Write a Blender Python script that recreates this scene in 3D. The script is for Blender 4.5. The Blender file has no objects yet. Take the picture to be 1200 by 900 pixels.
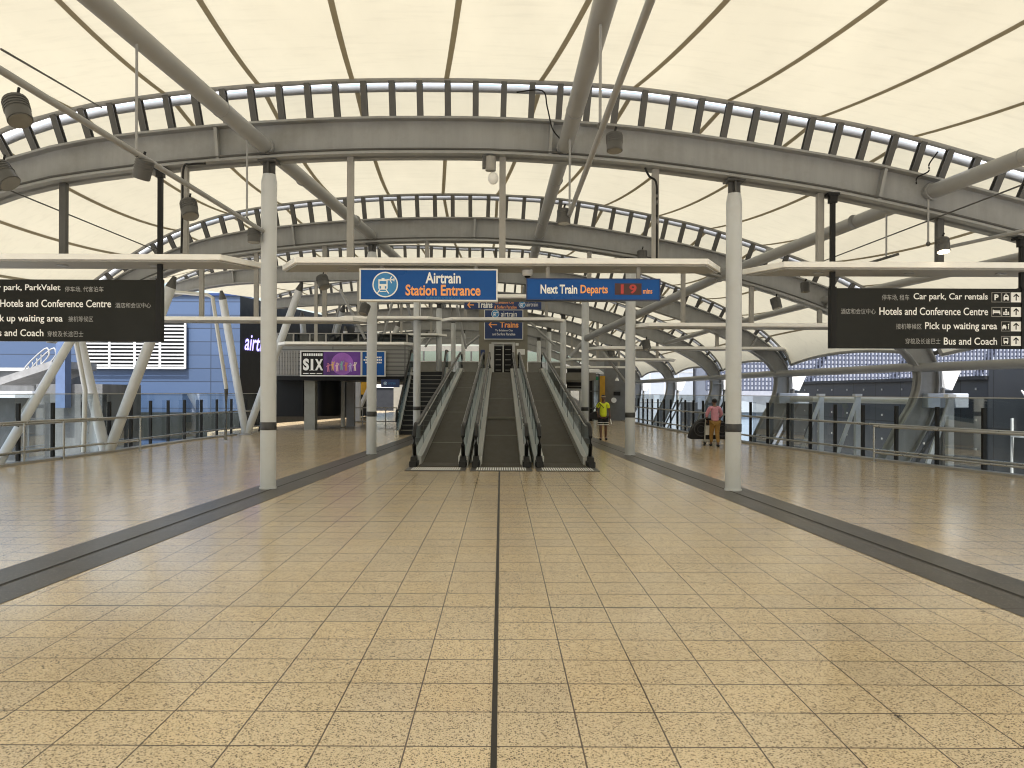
import bpy, bmesh, math, random
from mathutils import Vector, Matrix
random.seed(7)
R = math.radians
scene = bpy.context.scene
COL = scene.collection

# ------------------------------------------------------------------ camera
F, VX, VY, EYE = 957.0, 587.0, 460.0, 1.6          # focal length and vanishing point in photo pixels (1200 wide), eye height
cam_data = bpy.data.cameras.new('camera')
cam_data.sensor_width = 36.0
cam_data.lens = F / 1200.0 * 36.0
cam_data.shift_x = (600 - VX) / 1200.0
cam_data.shift_y = (VY - 450) / 1200.0
cam_data.clip_start, cam_data.clip_end = 0.05, 6000
cam = bpy.data.objects.new('camera', cam_data)
COL.objects.link(cam)
cam.location = (0, 0, EYE)
cam.rotation_euler = (Matrix.Rotation(R(90), 3, 'X') @ Matrix.Rotation(R(0.22), 3, 'Z')).to_euler()
scene.camera = cam

# ------------------------------------------------------------------ sky and sun
SUN_EL, SUN_AZ = 64.0, 188.0                        # sun high, behind the camera
world = bpy.data.worlds.new('World'); scene.world = world
world.use_nodes = True
wn = world.node_tree.nodes; wl = world.node_tree.links
wn.clear()
sky = wn.new('ShaderNodeTexSky'); sky.sky_type = 'NISHITA'; sky.sun_disc = False
sky.sun_elevation = R(SUN_EL); sky.sun_rotation = R(SUN_AZ)
sky.air_density = 1.3; sky.dust_density = 4.0; sky.ozone_density = 1.0
bg = wn.new('ShaderNodeBackground'); bg.inputs['Strength'].default_value = 0.15
wo = wn.new('ShaderNodeOutputWorld')
wl.new(sky.outputs[0], bg.inputs[0]); wl.new(bg.outputs[0], wo.inputs[0])
sd = bpy.data.lights.new('sun', 'SUN'); sd.energy = 4.0; sd.angle = R(0.5); sd.color = (1.0, 0.95, 0.87)
sun = bpy.data.objects.new('sun', sd); COL.objects.link(sun)
sv = Vector((math.sin(R(SUN_AZ)) * math.cos(R(SUN_EL)), math.cos(R(SUN_AZ)) * math.cos(R(SUN_EL)), math.sin(R(SUN_EL))))
sun.rotation_euler = sv.to_track_quat('Z', 'Y').to_euler()
sun.location = (0, 0, 60)

vs = scene.view_settings
vs.view_transform = 'Standard'; vs.look = 'None'; vs.gamma = 1.0; vs.use_curve_mapping = False
vs.exposure = 1.27
scene.cycles.use_denoising = True; scene.cycles.filter_width = 1.1
scene.cycles.max_bounces = 10; scene.cycles.diffuse_bounces = 6; scene.cycles.transparent_max_bounces = 16
scene.cycles.sample_clamp_indirect = 6.0

# ------------------------------------------------------------------ helpers
def at(px, py, Y):
    """world point seen at photo pixel (px, py) at distance Y"""
    return Vector(((px - VX) * Y / F, Y, EYE - (py - VY) * Y / F))
def wx(px, Y): return (px - VX) * Y / F
def wz(py, Y): return EYE - (py - VY) * Y / F

def lerp(a, b, t): return a + (b - a) * t
def interp(tab, x):
    if x <= tab[0][0]:
        (x0, y0), (x1, y1) = tab[0], tab[1]
    elif x >= tab[-1][0]:
        (x0, y0), (x1, y1) = tab[-2], tab[-1]
    else:
        for i in range(len(tab) - 1):
            if tab[i][0] <= x <= tab[i + 1][0]:
                (x0, y0), (x1, y1) = tab[i], tab[i + 1]; break
    return y0 + (y1 - y0) * (x - x0) / (x1 - x0)

class MB:
    def __init__(s): s.v = []; s.f = []
    def add(s, vs, fs):
        o = len(s.v); s.v += [Vector(p) for p in vs]; s.f += [tuple(i + o for i in f) for f in fs]; return s
    def box(s, x0, y0, z0, x1, y1, z1):
        vs = [(x, y, z) for z in (z0, z1) for y in (y0, y1) for x in (x0, x1)]
        return s.add(vs, [(0, 2, 3, 1), (4, 5, 7, 6), (0, 1, 5, 4), (2, 6, 7, 3), (0, 4, 6, 2), (1, 3, 7, 5)])
    def beam(s, p, q, w, h, up=(0, 0, 1)):
        """square bar from p to q, w wide (sideways) and h deep (along up)"""
        p = Vector(p); q = Vector(q); d = (q - p).normalized(); up = Vector(up)
        if abs(d.dot(up)) > .98: up = Vector((0, 1, 0))
        a = d.cross(up).normalized() * (w / 2); b = a.cross(d).normalized() * (h / 2)
        vs = [p - a - b, p + a - b, p + a + b, p - a + b, q - a - b, q + a - b, q + a + b, q - a + b]
        return s.add(vs, [(0, 1, 2, 3), (7, 6, 5, 4), (0, 4, 5, 1), (1, 5, 6, 2), (2, 6, 7, 3), (3, 7, 4, 0)])
    def tube(s, pts, r, n=12, r2=None, caps=True):
        pts = [Vector(p) for p in pts]; m = len(pts); o = len(s.v)
        up = Vector((0, 0, 1)); d0 = (pts[1] - pts[0]).normalized()
        if abs(d0.dot(up)) > .95: up = Vector((0, 1, 0))
        for i, p in enumerate(pts):
            d = ((pts[min(i + 1, m - 1)] - pts[max(i - 1, 0)])).normalized()
            a = d.cross(up)
            if a.length < 1e-4: a = d.cross(Vector((1, 0, 0)))
            a.normalize(); b = a.cross(d)
            rr = r if r2 is None else lerp(r, r2, i / (m - 1))
            if isinstance(r, (list, tuple)): rr = r[i]
            for k in range(n):
                t = 2 * math.pi * k / n
                s.v.append(p + a * (rr * math.cos(t)) + b * (rr * math.sin(t)))
        for i in range(m - 1):
            for k in range(n):
                k2 = (k + 1) % n
                s.f.append((o + i * n + k, o + i * n + k2, o + (i + 1) * n + k2, o + (i + 1) * n + k))
        if caps:
            s.f.append(tuple(o + k for k in reversed(range(n)))); s.f.append(tuple(o + (m - 1) * n + k for k in range(n)))
        return s
    def prism(s, prof, axis, a, b):
        """closed 2D profile extruded along axis 'x'|'y'|'z' from a to b"""
        n = len(prof)
        def P(u, v, w): return {'y': (u, w, v), 'x': (w, u, v), 'z': (u, v, w)}[axis]
        vs = [P(u, v, a) for u, v in prof] + [P(u, v, b) for u, v in prof]
        fs = [tuple(range(n)), tuple(reversed(range(n, 2 * n)))] + [(i, i + n, (i + 1) % n + n, (i + 1) % n) for i in range(n)]
        return s.add(vs, fs)
    def lathe(s, c, prof, n=20, axis='z'):
        c = Vector(c); o = len(s.v); m = len(prof)
        for r, h in prof:
            for k in range(n):
                t = 2 * math.pi * k / n; u, v = r * math.cos(t), r * math.sin(t)
                s.v.append(c + Vector({'z': (u, v, h), 'y': (u, h, v), 'x': (h, u, v)}[axis]))
        for i in range(m - 1):
            for k in range(n):
                k2 = (k + 1) % n
                s.f.append((o + i * n + k, o + i * n + k2, o + (i + 1) * n + k2, o + (i + 1) * n + k))
        s.f.append(tuple(o + k for k in reversed(range(n)))); s.f.append(tuple(o + (m - 1) * n + k for k in range(n)))
        return s
    def ball(s, c, rx, ry, rz, n=12, m=8):
        prof = []
        c = Vector(c); o = len(s.v)
        for i in range(m + 1):
            a = -math.pi / 2 + math.pi * i / m
            for k in range(n):
                t = 2 * math.pi * k / n
                s.v.append(c + Vector((rx * math.cos(a) * math.cos(t), ry * math.cos(a) * math.sin(t), rz * math.sin(a))))
        for i in range(m):
            for k in range(n):
                k2 = (k + 1) % n
                s.f.append((o + i * n + k, o + i * n + k2, o + (i + 1) * n + k2, o + (i + 1) * n + k))
        return s
    def strip(s, A, B):
        """surface between two equally long polylines"""
        o = len(s.v); n = len(A); s.v += [Vector(p) for p in A] + [Vector(p) for p in B]
        for i in range(n - 1): s.f.append((o + i, o + i + 1, o + n + i + 1, o + n + i))
        return s
    def sweep_rect(s, A, B, y0, y1):
        """solid between curves A and B (lists of (x,z)) with thickness y0..y1"""
        n = len(A); o = len(s.v)
        for (ax, az), (bx, bz) in zip(A, B):
            s.v += [Vector((ax, y0, az)), Vector((ax, y1, az)), Vector((bx, y1, bz)), Vector((bx, y0, bz))]
        for i in range(n - 1):
            for k in range(4):
                k2 = (k + 1) % 4
                s.f.append((o + 4 * i + k, o + 4 * i + k2, o + 4 * i + 4 + k2, o + 4 * i + 4 + k))
        s.f.append((o + 3, o + 2, o + 1, o)); e = o + 4 * (n - 1); s.f.append((e, e + 1, e + 2, e + 3))
        return s

def thing(name, label, cat, loc=(0, 0, 0), group=None):
    o = bpy.data.objects.new(name, None); COL.objects.link(o)
    o.empty_display_size = .2
    o.location = loc; o['label'] = label; o['category'] = cat
    if group: o['group'] = group
    return o
def obj(name, mb, mat, parent=None, smooth=None, label=None, bevel=0):
    """links the geometry (given in world coordinates) as ONE mesh object"""
    off = Vector((0, 0, 0)); p = parent
    while p is not None: off += p.location; p = p.parent
    me = bpy.data.meshes.new(name)
    me.from_pydata([tuple(v - off) for v in mb.v], [], mb.f)
    bm = bmesh.new(); bm.from_mesh(me); bmesh.ops.recalc_face_normals(bm, faces=bm.faces); bm.to_mesh(me); bm.free()
    if smooth:
        me.polygons.foreach_set('use_smooth', [True] * len(me.polygons)); me.set_sharp_from_angle(angle=R(smooth))
    me.update()
    o = bpy.data.objects.new(name, me); COL.objects.link(o)
    if mat: me.materials.append(mat)
    if parent: o.parent = parent
    if label: o['label'] = label
    if bevel:
        m = o.modifiers.new('bevel', 'BEVEL'); m.width = bevel; m.segments = 2; m.limit_method = 'ANGLE'
    return o
def tag(o, label, cat, group=None):
    o['label'] = label; o['category'] = cat
    if group: o['group'] = group
    return o
def struct(name, mb, mat, smooth=None):
    o = obj(name, mb, mat, None, smooth); o['kind'] = 'structure'; return o
def copy_tree(o, loc=None, parent=None):
    c = o.copy(); COL.objects.link(c)
    if parent: c.parent = parent
    for ch in list(o.children): copy_tree(ch, None, c)
    if loc is not None: c.location = loc
    return c

# ------------------------------------------------------------------ materials
def nodes(name):
    m = bpy.data.materials.new(name); m.use_nodes = True
    nt = m.node_tree; nt.nodes.clear()
    out = nt.nodes.new('ShaderNodeOutputMaterial')
    return m, nt, out
def N(nt, typ, **kw):
    n = nt.nodes.new(typ)
    for k, v in kw.items():
        if k in n.inputs: n.inputs[k].default_value = v
        else: setattr(n, k, v)
    return n
def math_n(nt, op, a, b=None, c=None):
    n = nt.nodes.new('ShaderNodeMath'); n.operation = op
    for i, v in enumerate((a, b, c)):
        if v is None: continue
        if isinstance(v, (int, float)): n.inputs[i].default_value = v
        else: nt.links.new(v, n.inputs[i])
    return n.outputs[0]
def mixc(nt, fac, a, b, blend='MIX'):
    n = nt.nodes.new('ShaderNodeMix'); n.data_type = 'RGBA'; n.blend_type = blend
    for sock, v in ((n.inputs[0], fac), (n.inputs[6], a), (n.inputs[7], b)):
        if isinstance(v, (int, float)): sock.default_value = v
        elif isinstance(v, tuple): sock.default_value = (*v[:3], 1)
        else: nt.links.new(v, sock)
    return n.outputs[2]
def ramp(nt, fac, lo, hi):
    n = nt.nodes.new('ShaderNodeMapRange'); n.inputs[1].default_value = lo; n.inputs[2].default_value = hi
    nt.links.new(fac, n.inputs[0]); return n.outputs[0]
def pbr(name, col, rough=.5, metal=0.0, var=.12, scale=3.0, streak=None, bump=0.0, emit=None, estr=0, spec=.5, dirt=None):
    """painted / plain surface with uneven tone; streak=(sx,sy,sz) stretches the unevenness"""
    m, nt, out = nodes(name)
    b = N(nt, 'ShaderNodeBsdfPrincipled'); nt.links.new(b.outputs[0], out.inputs[0])
    b.inputs['Roughness'].default_value = rough; b.inputs['Metallic'].default_value = metal
    b.inputs['Specular IOR Level'].default_value = spec
    geo = N(nt, 'ShaderNodeNewGeometry')
    mp = N(nt, 'ShaderNodeMapping'); nt.links.new(geo.outputs['Position'], mp.inputs[0])
    if streak: mp.inputs['Scale'].default_value = streak
    nz = N(nt, 'ShaderNodeTexNoise', Scale=scale, Detail=6.0, Roughness=.6); nt.links.new(mp.outputs[0], nz.inputs['Vector'])
    fac = ramp(nt, nz.outputs['Fac'], .3, .7)
    lo = tuple(c * (1 - var) for c in col); hi = tuple(min(1, c * (1 + var)) for c in col)
    c = mixc(nt, fac, lo, hi)
    if dirt:
        n2 = N(nt, 'ShaderNodeTexNoise', Scale=1.3, Detail=8.0, Roughness=.7); nt.links.new(geo.outputs['Position'], n2.inputs['Vector'])
        c = mixc(nt, ramp(nt, n2.outputs['Fac'], .5, .8), c, dirt)
    nt.links.new(c, b.inputs['Base Color'])
    rr = math_n(nt, 'MULTIPLY_ADD', fac, .12, max(0.02, rough - .06)); nt.links.new(rr, b.inputs['Roughness'])
    if bump:
        bp = N(nt, 'ShaderNodeBump', Strength=bump, Distance=.02); nt.links.new(nz.outputs['Fac'], bp.inputs['Height'])
        nt.links.new(bp.outputs[0], b.inputs['Normal'])
    if emit:
        b.inputs['Emission Color'].default_value = (*emit, 1); b.inputs['Emission Strength'].default_value = estr
    return m
def glass_mat(name, tint, refl=.10, trans=.9):
    m, nt, out = nodes(name)
    t = N(nt, 'ShaderNodeBsdfTransparent'); t.inputs[0].default_value = (*[c * trans for c in tint], 1)
    g = N(nt, 'ShaderNodeBsdfGlossy', Roughness=.03); g.inputs[0].default_value = (.9, .95, 1, 1)
    fr = N(nt, 'ShaderNodeFresnel', IOR=1.45)
    f = math_n(nt, 'MULTIPLY_ADD', fr.outputs[0], .5, refl * .15)
    mx = N(nt, 'ShaderNodeMixShader'); nt.links.new(f, mx.inputs[0]); nt.links.new(t.outputs[0], mx.inputs[1]); nt.links.new(g.outputs[0], mx.inputs[2])
    nt.links.new(mx.outputs[0], out.inputs[0])
    return m

M = {}
M['steel'] = pbr('arch_paint', (.262, .266, .266), .5, var=.10, scale=2.0, streak=(3, 3, .35), dirt=(.19, .188, .178))
M['tube'] = pbr('tube_paint', (.27, .273, .272), .42, var=.08, scale=2)
M['dark_steel'] = pbr('dark_steel', (.068, .067, .064), .5, var=.15)
M['column'] = pbr('column_paint', (.52, .54, .555), .38, var=.05, scale=2.0, streak=(1, 1, .4), dirt=(.45, .45, .44))
M['band'] = pbr('band_black', (.035, .035, .035), .35)
M['slab'] = pbr('white_panel', (.90, .89, .86), .45, var=.04)
M['hang'] = pbr('hanger_grey', (.28, .27, .25), .5)
M['strut'] = pbr('strut_paint', (.52, .535, .54), .4, var=.06)
M['galv'] = pbr('galvanised', (.48, .48, .46), .38, metal=.4, var=.05, scale=2)
M['stainless'] = pbr('stainless', (.36, .36, .35), .3, metal=.75, var=.03, scale=1)
M['black'] = pbr('black_paint', (.012, .012, .012), .45, spec=.2)
M['rubber'] = pbr('handrail_rubber', (.008, .008, .008), .35, spec=.25)
M['white'] = pbr('white_letter', (.85, .85, .83), .5, var=.02)
M['ivory'] = pbr('white_trim', (.74, .74, .72), .4, var=.04)
M['orange'] = pbr('orange_letter', (.92, .39, .12), .5, var=.03)
M['blue'] = pbr('sign_blue', (.007, .080, .31), .3, var=.12, scale=1.0, spec=.2)
M['circle_blue'] = pbr('circle_blue', (.03, .22, .50), .4, var=.05)
M['navy'] = pbr('sign_navy', (.012, .035, .13), .4, var=.1)
M['sign_black'] = pbr('sign_charcoal', (.012, .013, .012), .16, var=.2, scale=.8, spec=.22)
M['belt'] = pbr('walkway_belt', (.056, .049, .034), .65, var=.10, scale=5, streak=(1, .3, 1), spec=.3)
M['glass'] = glass_mat('balustrade_glass', (.86, .93, .93))
M['glass_blue'] = glass_mat('walkway_glass', (.42, .50, .54), refl=.10)
M['glass_dark'] = glass_mat('dark_glass', (.10, .12, .13), refl=.3)
M['grey_wall'] = pbr('grey_wall', (.22, .215, .19), .6, var=.08)
M['concrete'] = pbr('concrete', (.10, .105, .11), .85, var=.3, scale=1.6, streak=(1.5, 1.5, .5), bump=.15, dirt=(.045, .05, .05))
M['clad_dark'] = pbr('dark_cladding', (.026, .028, .032), .5, var=.15, spec=.25)
M['black_wall'] = pbr('black_cladding', (.010, .011, .012), .55, spec=.2)
M['pale'] = pbr('pale_cladding', (.42, .45, .50), .5, var=.05)
M['yellow'] = pbr('yellow_panel', (.55, .30, .015), .5)
# tiled terrazzo floor: 0.4 m tiles, thin brown joints, a wide joint every tenth row, dark and light chips
def floor_mat(name, base, base2, dark, light, joint, lines, amount):
    m, nt, out = nodes(name); L = nt.links.new
    b = N(nt, 'ShaderNodeBsdfPrincipled'); L(b.outputs[0], out.inputs[0])
    geo = N(nt, 'ShaderNodeNewGeometry'); sep = N(nt, 'ShaderNodeSeparateXYZ'); L(geo.outputs['Position'], sep.inputs[0])
    # chips
    v1 = N(nt, 'ShaderNodeTexVoronoi', Scale=98.0); L(geo.outputs['Position'], v1.inputs['Vector'])
    vs_ = N(nt, 'ShaderNodeSeparateColor'); L(v1.outputs['Color'], vs_.inputs[0])
    near = math_n(nt, 'LESS_THAN', v1.outputs['Distance'], math_n(nt, 'MULTIPLY_ADD', vs_.outputs[1], .40, .16))
    isd = math_n(nt, 'MULTIPLY', near, math_n(nt, 'LESS_THAN', vs_.outputs[0], amount))
    isl = math_n(nt, 'MULTIPLY', near, math_n(nt, 'GREATER_THAN', vs_.outputs[0], .84))
    v2 = N(nt, 'ShaderNodeTexVoronoi', Scale=210.0); L(geo.outputs['Position'], v2.inputs['Vector'])
    vs2 = N(nt, 'ShaderNodeSeparateColor'); L(v2.outputs['Color'], vs2.inputs[0])
    fine = math_n(nt, 'LESS_THAN', vs2.outputs[0], .2)
    nz = N(nt, 'ShaderNodeTexNoise', Scale=1.1, Detail=5.0); L(geo.outputs['Position'], nz.inputs['Vector'])
    col = mixc(nt, ramp(nt, nz.outputs['Fac'], .3, .7), base, base2)
    col = mixc(nt, math_n(nt, 'MULTIPLY', fine, .45), col, dark)
    col = mixc(nt, math_n(nt, 'MULTIPLY', isd, .9), col, dark)
    col = mixc(nt, math_n(nt, 'MULTIPLY', isl, .6), col, light)
    nw = N(nt, 'ShaderNodeTexNoise', Scale=.22, Detail=6.0, Roughness=.65); L(geo.outputs['Position'], nw.inputs['Vector'])
    col = mixc(nt, math_n(nt, 'MULTIPLY', ramp(nt, nw.outputs['Fac'], .45, .75), .22), col, tuple(c * .6 for c in base))
    ns_ = N(nt, 'ShaderNodeTexNoise', Scale=2.6, Detail=9.0, Roughness=.75); L(geo.outputs['Position'], ns_.inputs['Vector'])
    col = mixc(nt, math_n(nt, 'MULTIPLY', ramp(nt, ns_.outputs['Fac'], .62, .72), .30), col, tuple(c * .55 for c in base))
    u = math_n(nt, 'DIVIDE', math_n(nt, 'ADD', sep.outputs[0], 40.0255), .4)
    v = math_n(nt, 'DIVIDE', math_n(nt, 'ADD', sep.outputs[1], 39.91), .4)       # rows start at y = 6.09
    # each tile a little different
    cmb = N(nt, 'ShaderNodeCombineXYZ')
    L(math_n(nt, 'FLOOR', u), cmb.inputs[0]); L(math_n(nt, 'FLOOR', v), cmb.inputs[1])
    wn_ = N(nt, 'ShaderNodeTexWhiteNoise'); L(cmb.outputs[0], wn_.inputs['Vector'])
    tone = math_n(nt, 'MULTIPLY_ADD', wn_.outputs['Value'], .08, .955)
    hsv = N(nt, 'ShaderNodeHueSaturation'); L(tone, hsv.inputs['Value']); L(col, hsv.inputs['Color'])
    L(math_n(nt, 'MULTIPLY_ADD', wn_.outputs['Value'], .12, .94), hsv.inputs['Saturation'])
    col = hsv.outputs[0]
    if lines:
        def edge(t, w): return math_n(nt, 'LESS_THAN', math_n(nt, 'PINGPONG', t, .5), w)
        j = math_n(nt, 'MAXIMUM', edge(u, .0095), edge(v, .0135))
        v10 = math_n(nt, 'DIVIDE', v, 10.0)
        shift = math_n(nt, 'ADD', v10, 1 - (46.0 / .4 / 10) % 1)
        jw = math_n(nt, 'LESS_THAN', math_n(nt, 'PINGPONG', shift, .5), .0026)
        wear = N(nt, 'ShaderNodeTexNoise', Scale=5.0, Detail=2.0); L(geo.outputs['Position'], wear.inputs['Vector'])
        jf = math_n(nt, 'MULTIPLY', j, math_n(nt, 'MULTIPLY_ADD', wear.outputs['Fac'], 1.0, .55)); jf = math_n(nt, 'MINIMUM', jf, 1.0)
        col = mixc(nt, jf, col, joint)
        col = mixc(nt, jw, col, (.03, .022, .014))
    L(col, b.inputs['Base Color'])
    b.inputs['Specular IOR Level'].default_value = .75 if amount > .3 else .22
    n3 = N(nt, 'ShaderNodeTexNoise', Scale=.7, Detail=4.0); L(geo.outputs['Position'], n3.inputs['Vector'])
    L(math_n(nt, 'MULTIPLY_ADD', n3.outputs['Fac'], .08, .14 if amount > .3 else .28), b.inputs['Roughness'])
    return m
M['floor'] = floor_mat('terrazzo_tiles', (.69, .563, .378), (.645, .52, .343), (.060, .040, .022), (.74, .66, .50), (.060, .034, .015), True, .64)
M['floor_band'] = floor_mat('dark_granite', (.080, .071, .060), (.066, .059, .051), (.02, .02, .019), (.34, .32, .28), (.03, .03, .03), True, .2)
M['joint'] = pbr('joint_filler', (.022, .020, .018), .7)

def fabric_mat(name, dif, tra, wt):
    m, nt, out = nodes(name); L = nt.links.new
    geo = N(nt, 'ShaderNodeNewGeometry')
    mp = N(nt, 'ShaderNodeMapping'); L(geo.outputs['Position'], mp.inputs[0]); mp.inputs['Scale'].default_value = (1.0, .35, 1)
    nz = N(nt, 'ShaderNodeTexNoise', Scale=.8, Detail=7.0, Roughness=.62); L(mp.outputs[0], nz.inputs['Vector'])
    f = ramp(nt, nz.outputs['Fac'], .3, .75)
    m2 = N(nt, 'ShaderNodeMapping'); L(geo.outputs['Position'], m2.inputs[0]); m2.inputs['Scale'].default_value = (.5, 3.0, 3.0)
    n2 = N(nt, 'ShaderNodeTexNoise', Scale=2.2, Detail=5.0, Roughness=.6); L(m2.outputs[0], n2.inputs['Vector'])
    f = math_n(nt, 'MULTIPLY_ADD', ramp(nt, n2.outputs['Fac'], .5, .8), .6, math_n(nt, 'MULTIPLY', f, .75))
    d = N(nt, 'ShaderNodeBsdfDiffuse'); t = N(nt, 'ShaderNodeBsdfTranslucent')
    L(mixc(nt, f, dif, tuple(c * .86 for c in dif)), d.inputs[0]); L(mixc(nt, f, tra, tuple(c * .84 for c in tra)), t.inputs[0])
    mx = N(nt, 'ShaderNodeMixShader'); mx.inputs[0].default_value = wt
    L(d.outputs[0], mx.inputs[1]); L(t.outputs[0], mx.inputs[2]); L(mx.outputs[0], out.inputs[0])
    return m
M['membrane'] = fabric_mat('membrane_fabric', (.82, .79, .69), (.37, .347, .266), .46)
M['seam'] = fabric_mat('membrane_seam', (.36, .33, .26), (.27, .23, .16), .45)
M['ridge'] = fabric_mat('ridge_sheet', (.85, .87, .9), (.95, .97, 1.0), .80)

# blue metal cladding with panel joints
def clad_mat(name, base, joint, sx, sz, oz=0):
    m, nt, out = nodes(name); L = nt.links.new
    b = N(nt, 'ShaderNodeBsdfPrincipled', Roughness=.42); L(b.outputs[0], out.inputs[0])
    geo = N(nt, 'ShaderNodeNewGeometry'); sep = N(nt, 'ShaderNodeSeparateXYZ'); L(geo.outputs['Position'], sep.inputs[0])
    u = math_n(nt, 'DIVIDE', math_n(nt, 'ADD', math_n(nt, 'ADD', sep.outputs[0], sep.outputs[1]), 300.0), sx)
    v = math_n(nt, 'DIVIDE', math_n(nt, 'ADD', sep.outputs[2], 100.0 + oz), sz)
    def edge(t, w): return math_n(nt, 'LESS_THAN', math_n(nt, 'PINGPONG', t, .5), w)
    j = math_n(nt, 'MAXIMUM', edge(u, .02 / sx), edge(v, .02 / sz))
    cmb = N(nt, 'ShaderNodeCombineXYZ'); L(math_n(nt, 'FLOOR', u), cmb.inputs[0]); L(math_n(nt, 'FLOOR', v), cmb.inputs[1])
    w = N(nt, 'ShaderNodeTexWhiteNoise'); L(cmb.outputs[0], w.inputs['Vector'])
    col = mixc(nt, w.outputs['Value'], tuple(c * .9 for c in base), tuple(c * 1.1 for c in base))
    L(mixc(nt, j, col, joint), b.inputs['Base Color'])
    return m
M['blue_clad'] = clad_mat('blue_cladding', (.046, .078, .152), (.018, .029, .055), 5.9, .62, .25)
M['dark_clad'] = clad_mat('charcoal_cladding', (.045, .050, .058), (.012, .012, .014), 1.6, 1.9)
M['ground'] = pbr('ground_concrete', (.42, .415, .40), .9, var=.2, scale=.3)

# ================================================================== SETTING
YK = [13.45 + 7.6 * (k - 1) for k in range(0, 10)]                 # arch planes; arch 0 stands over the camera
mb = MB(); mb.box(-2500, -2500, -7.5, 2500, 2500, -7.0); struct('ground', mb, M['ground'])
LE = [(-14, -11.6), (17.2, -10.62), (21.3, -10.3), (26.4, -10.2), (30.0, -9.9), (32.0, -11.5), (45, -11.5), (70, -11.5)]
RE = [(-14, 13.0), (5, 12.2), (15.9, 10.1), (19.8, 9.1), (26.2, 8.05), (32.6, 7.6), (40, 7.3), (70, 7.0)]
pts = [(x, y) for y, x in LE] + [(x, y) for y, x in reversed(RE)]
mb = MB(); mb.prism(pts, 'z', -.55, 0); struct('floor', mb, M['floor'])
CX = [(-14, 5.0), (0, 4.46), (21, 3.335), (28.6, 2.95), (36.2, 2.76), (43.8, 2.57)]     # column lines
for s in (-1, 1):
    mb = MB(); ys = [-14, 0, 7, 14, 21, 28.6, 33]
    A = [(s * (interp(CX, y) - .39), y, .004) for y in ys]; B = [(s * (interp(CX, y) + .39), y, .004) for y in ys]
    mb.strip(A, B); struct('floor_band', mb, M['floor_band'])
    mb = MB(); mb.strip([(s * (interp(CX, y) - .014), y, .008) for y in ys], [(s * (interp(CX, y) + .014), y, .008) for y in ys])
    struct('floor_joint', mb, M['joint'])
mb = MB(); mb.strip([(-.0255 - .014, y, .004) for y in (-14, 17.0)], [(-.0255 + .014, y, .004) for y in (-14, 17.0)])
struct('floor_joint', mb, M['joint'])
# dark kerb strips at both floor edges
for edge_, s in ((LE[:5], 1), (RE, -1)):
    mb = MB()
    for (y0, x0), (y1, x1) in zip(edge_[:-1], edge_[1:]):
        mb.add([(x0 - s * .05, y0, -.3), (x0 + s * .22, y0, -.3), (x1 + s * .22, y1, -.3), (x1 - s * .05, y1, -.3),
                (x0 - s * .05, y0, .05), (x0 + s * .22, y0, .05), (x1 + s * .22, y1, .05), (x1 - s * .05, y1, .05)],
               [(0, 1, 2, 3), (7, 6, 5, 4), (0, 4, 5, 1), (1, 5, 6, 2), (2, 6, 7, 3), (3, 7, 4, 0)])
    struct('kerb', mb, M['hang'])

# ================================================================== ROOF ARCHES
I2 = [(-1.3, 5.48), (0, 5.46), (1.76, 5.31), (3.95, 4.96), (5.2, 4.68), (6.43, 4.35), (7.5, 4.02), (8.47, 3.65), (9.6, 3.15), (10.3, 2.72), (10.62, 2.35), (10.72, 2.0), (10.6, 1.43), (10.25, .8), (9.68, -.3)]
O2 = [(-1.3, 6.08), (0, 6.06), (1.76, 5.92), (3.95, 5.56), (5.25, 5.28), (6.5, 4.93), (7.62, 4.58), (8.6, 4.22), (9.9, 3.62), (10.75, 3.02), (11.08, 2.55), (11.2, 2.1), (11.17, 1.5), (10.95, .8), (10.35, -.3)]
C2 = [(-1.3, 6.66), (0, 6.64), (1.76, 6.52), (3.95, 6.12), (5.25, 5.82), (6.5, 5.42), (7.65, 5.02), (8.75, 4.56), (10.05, 3.84), (10.92, 3.1), (11.22, 2.6)]
RK = [1.36, 1.17, 1.0, .91, .885, .85, .81, .78, .74, .70]
XL = [-12.2, -12.0, -11.6, -11.6, -10.4, -9.6, -9.2, -8.8, -8.4, -8.0]
def smooth_curve(P, n=4):
    """denser points along a polyline (Catmull-Rom)"""
    out = []
    for i in range(len(P) - 1):
        p0, p1, p2, p3 = P[max(i - 1, 0)], P[i], P[i + 1], P[min(i + 2, len(P) - 1)]
        for j in range(n):
            t = j / n
            out.append(tuple(.5 * (2 * b + (c - a) * t + (2 * a - 5 * b + 4 * c - d) * t * t + (3 * b - a - 3 * c + d) * t ** 3) for a, b, c, d in zip(p0, p1, p2, p3)))
    return out + [tuple(P[-1])]
def left_z(k, x):
    d = x + 1.3
    if k <= 2:
        return 5.48 - .01303 * d * d - (.06 * (x + 7) ** 2 if x < -7 else 0)
    return 5.56 - .003 * d * d - (.05 * (x + 9) ** 2 if x < -9 else 0) - .08 * max(0, min(1, (x + 3) / 1.7))
def profile(k):
    I, O, C = [], [], []
    n = 16
    for i in range(n):
        x = lerp(XL[k], -1.3, i / n); t = (-1.3 - x) / (-1.3 - XL[k])
        z = left_z(k, x); w = .6 - .2 * max(0, (t - .5) / .5); h = .58 * (1 - .85 * t ** 3)
        sl = 2 * .01303 * (x + 1.3) * .5
        I.append((x, z)); O.append((x + sl * 0, z + w)); C.append((x, z + w + h))
    r = RK[k]
    def m(P): return [(-1.3 + (x + 1.3) * r, z) for x, z in P]
    return I + m(smooth_curve(I2)), O + m(smooth_curve(O2)), C + m(smooth_curve(C2))
PROF = [profile(k) for k in range(10)]
ordinal = ['', 'nearest', 'second', 'third', 'fourth', 'fifth', 'sixth', 'seventh', 'farthest']
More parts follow.
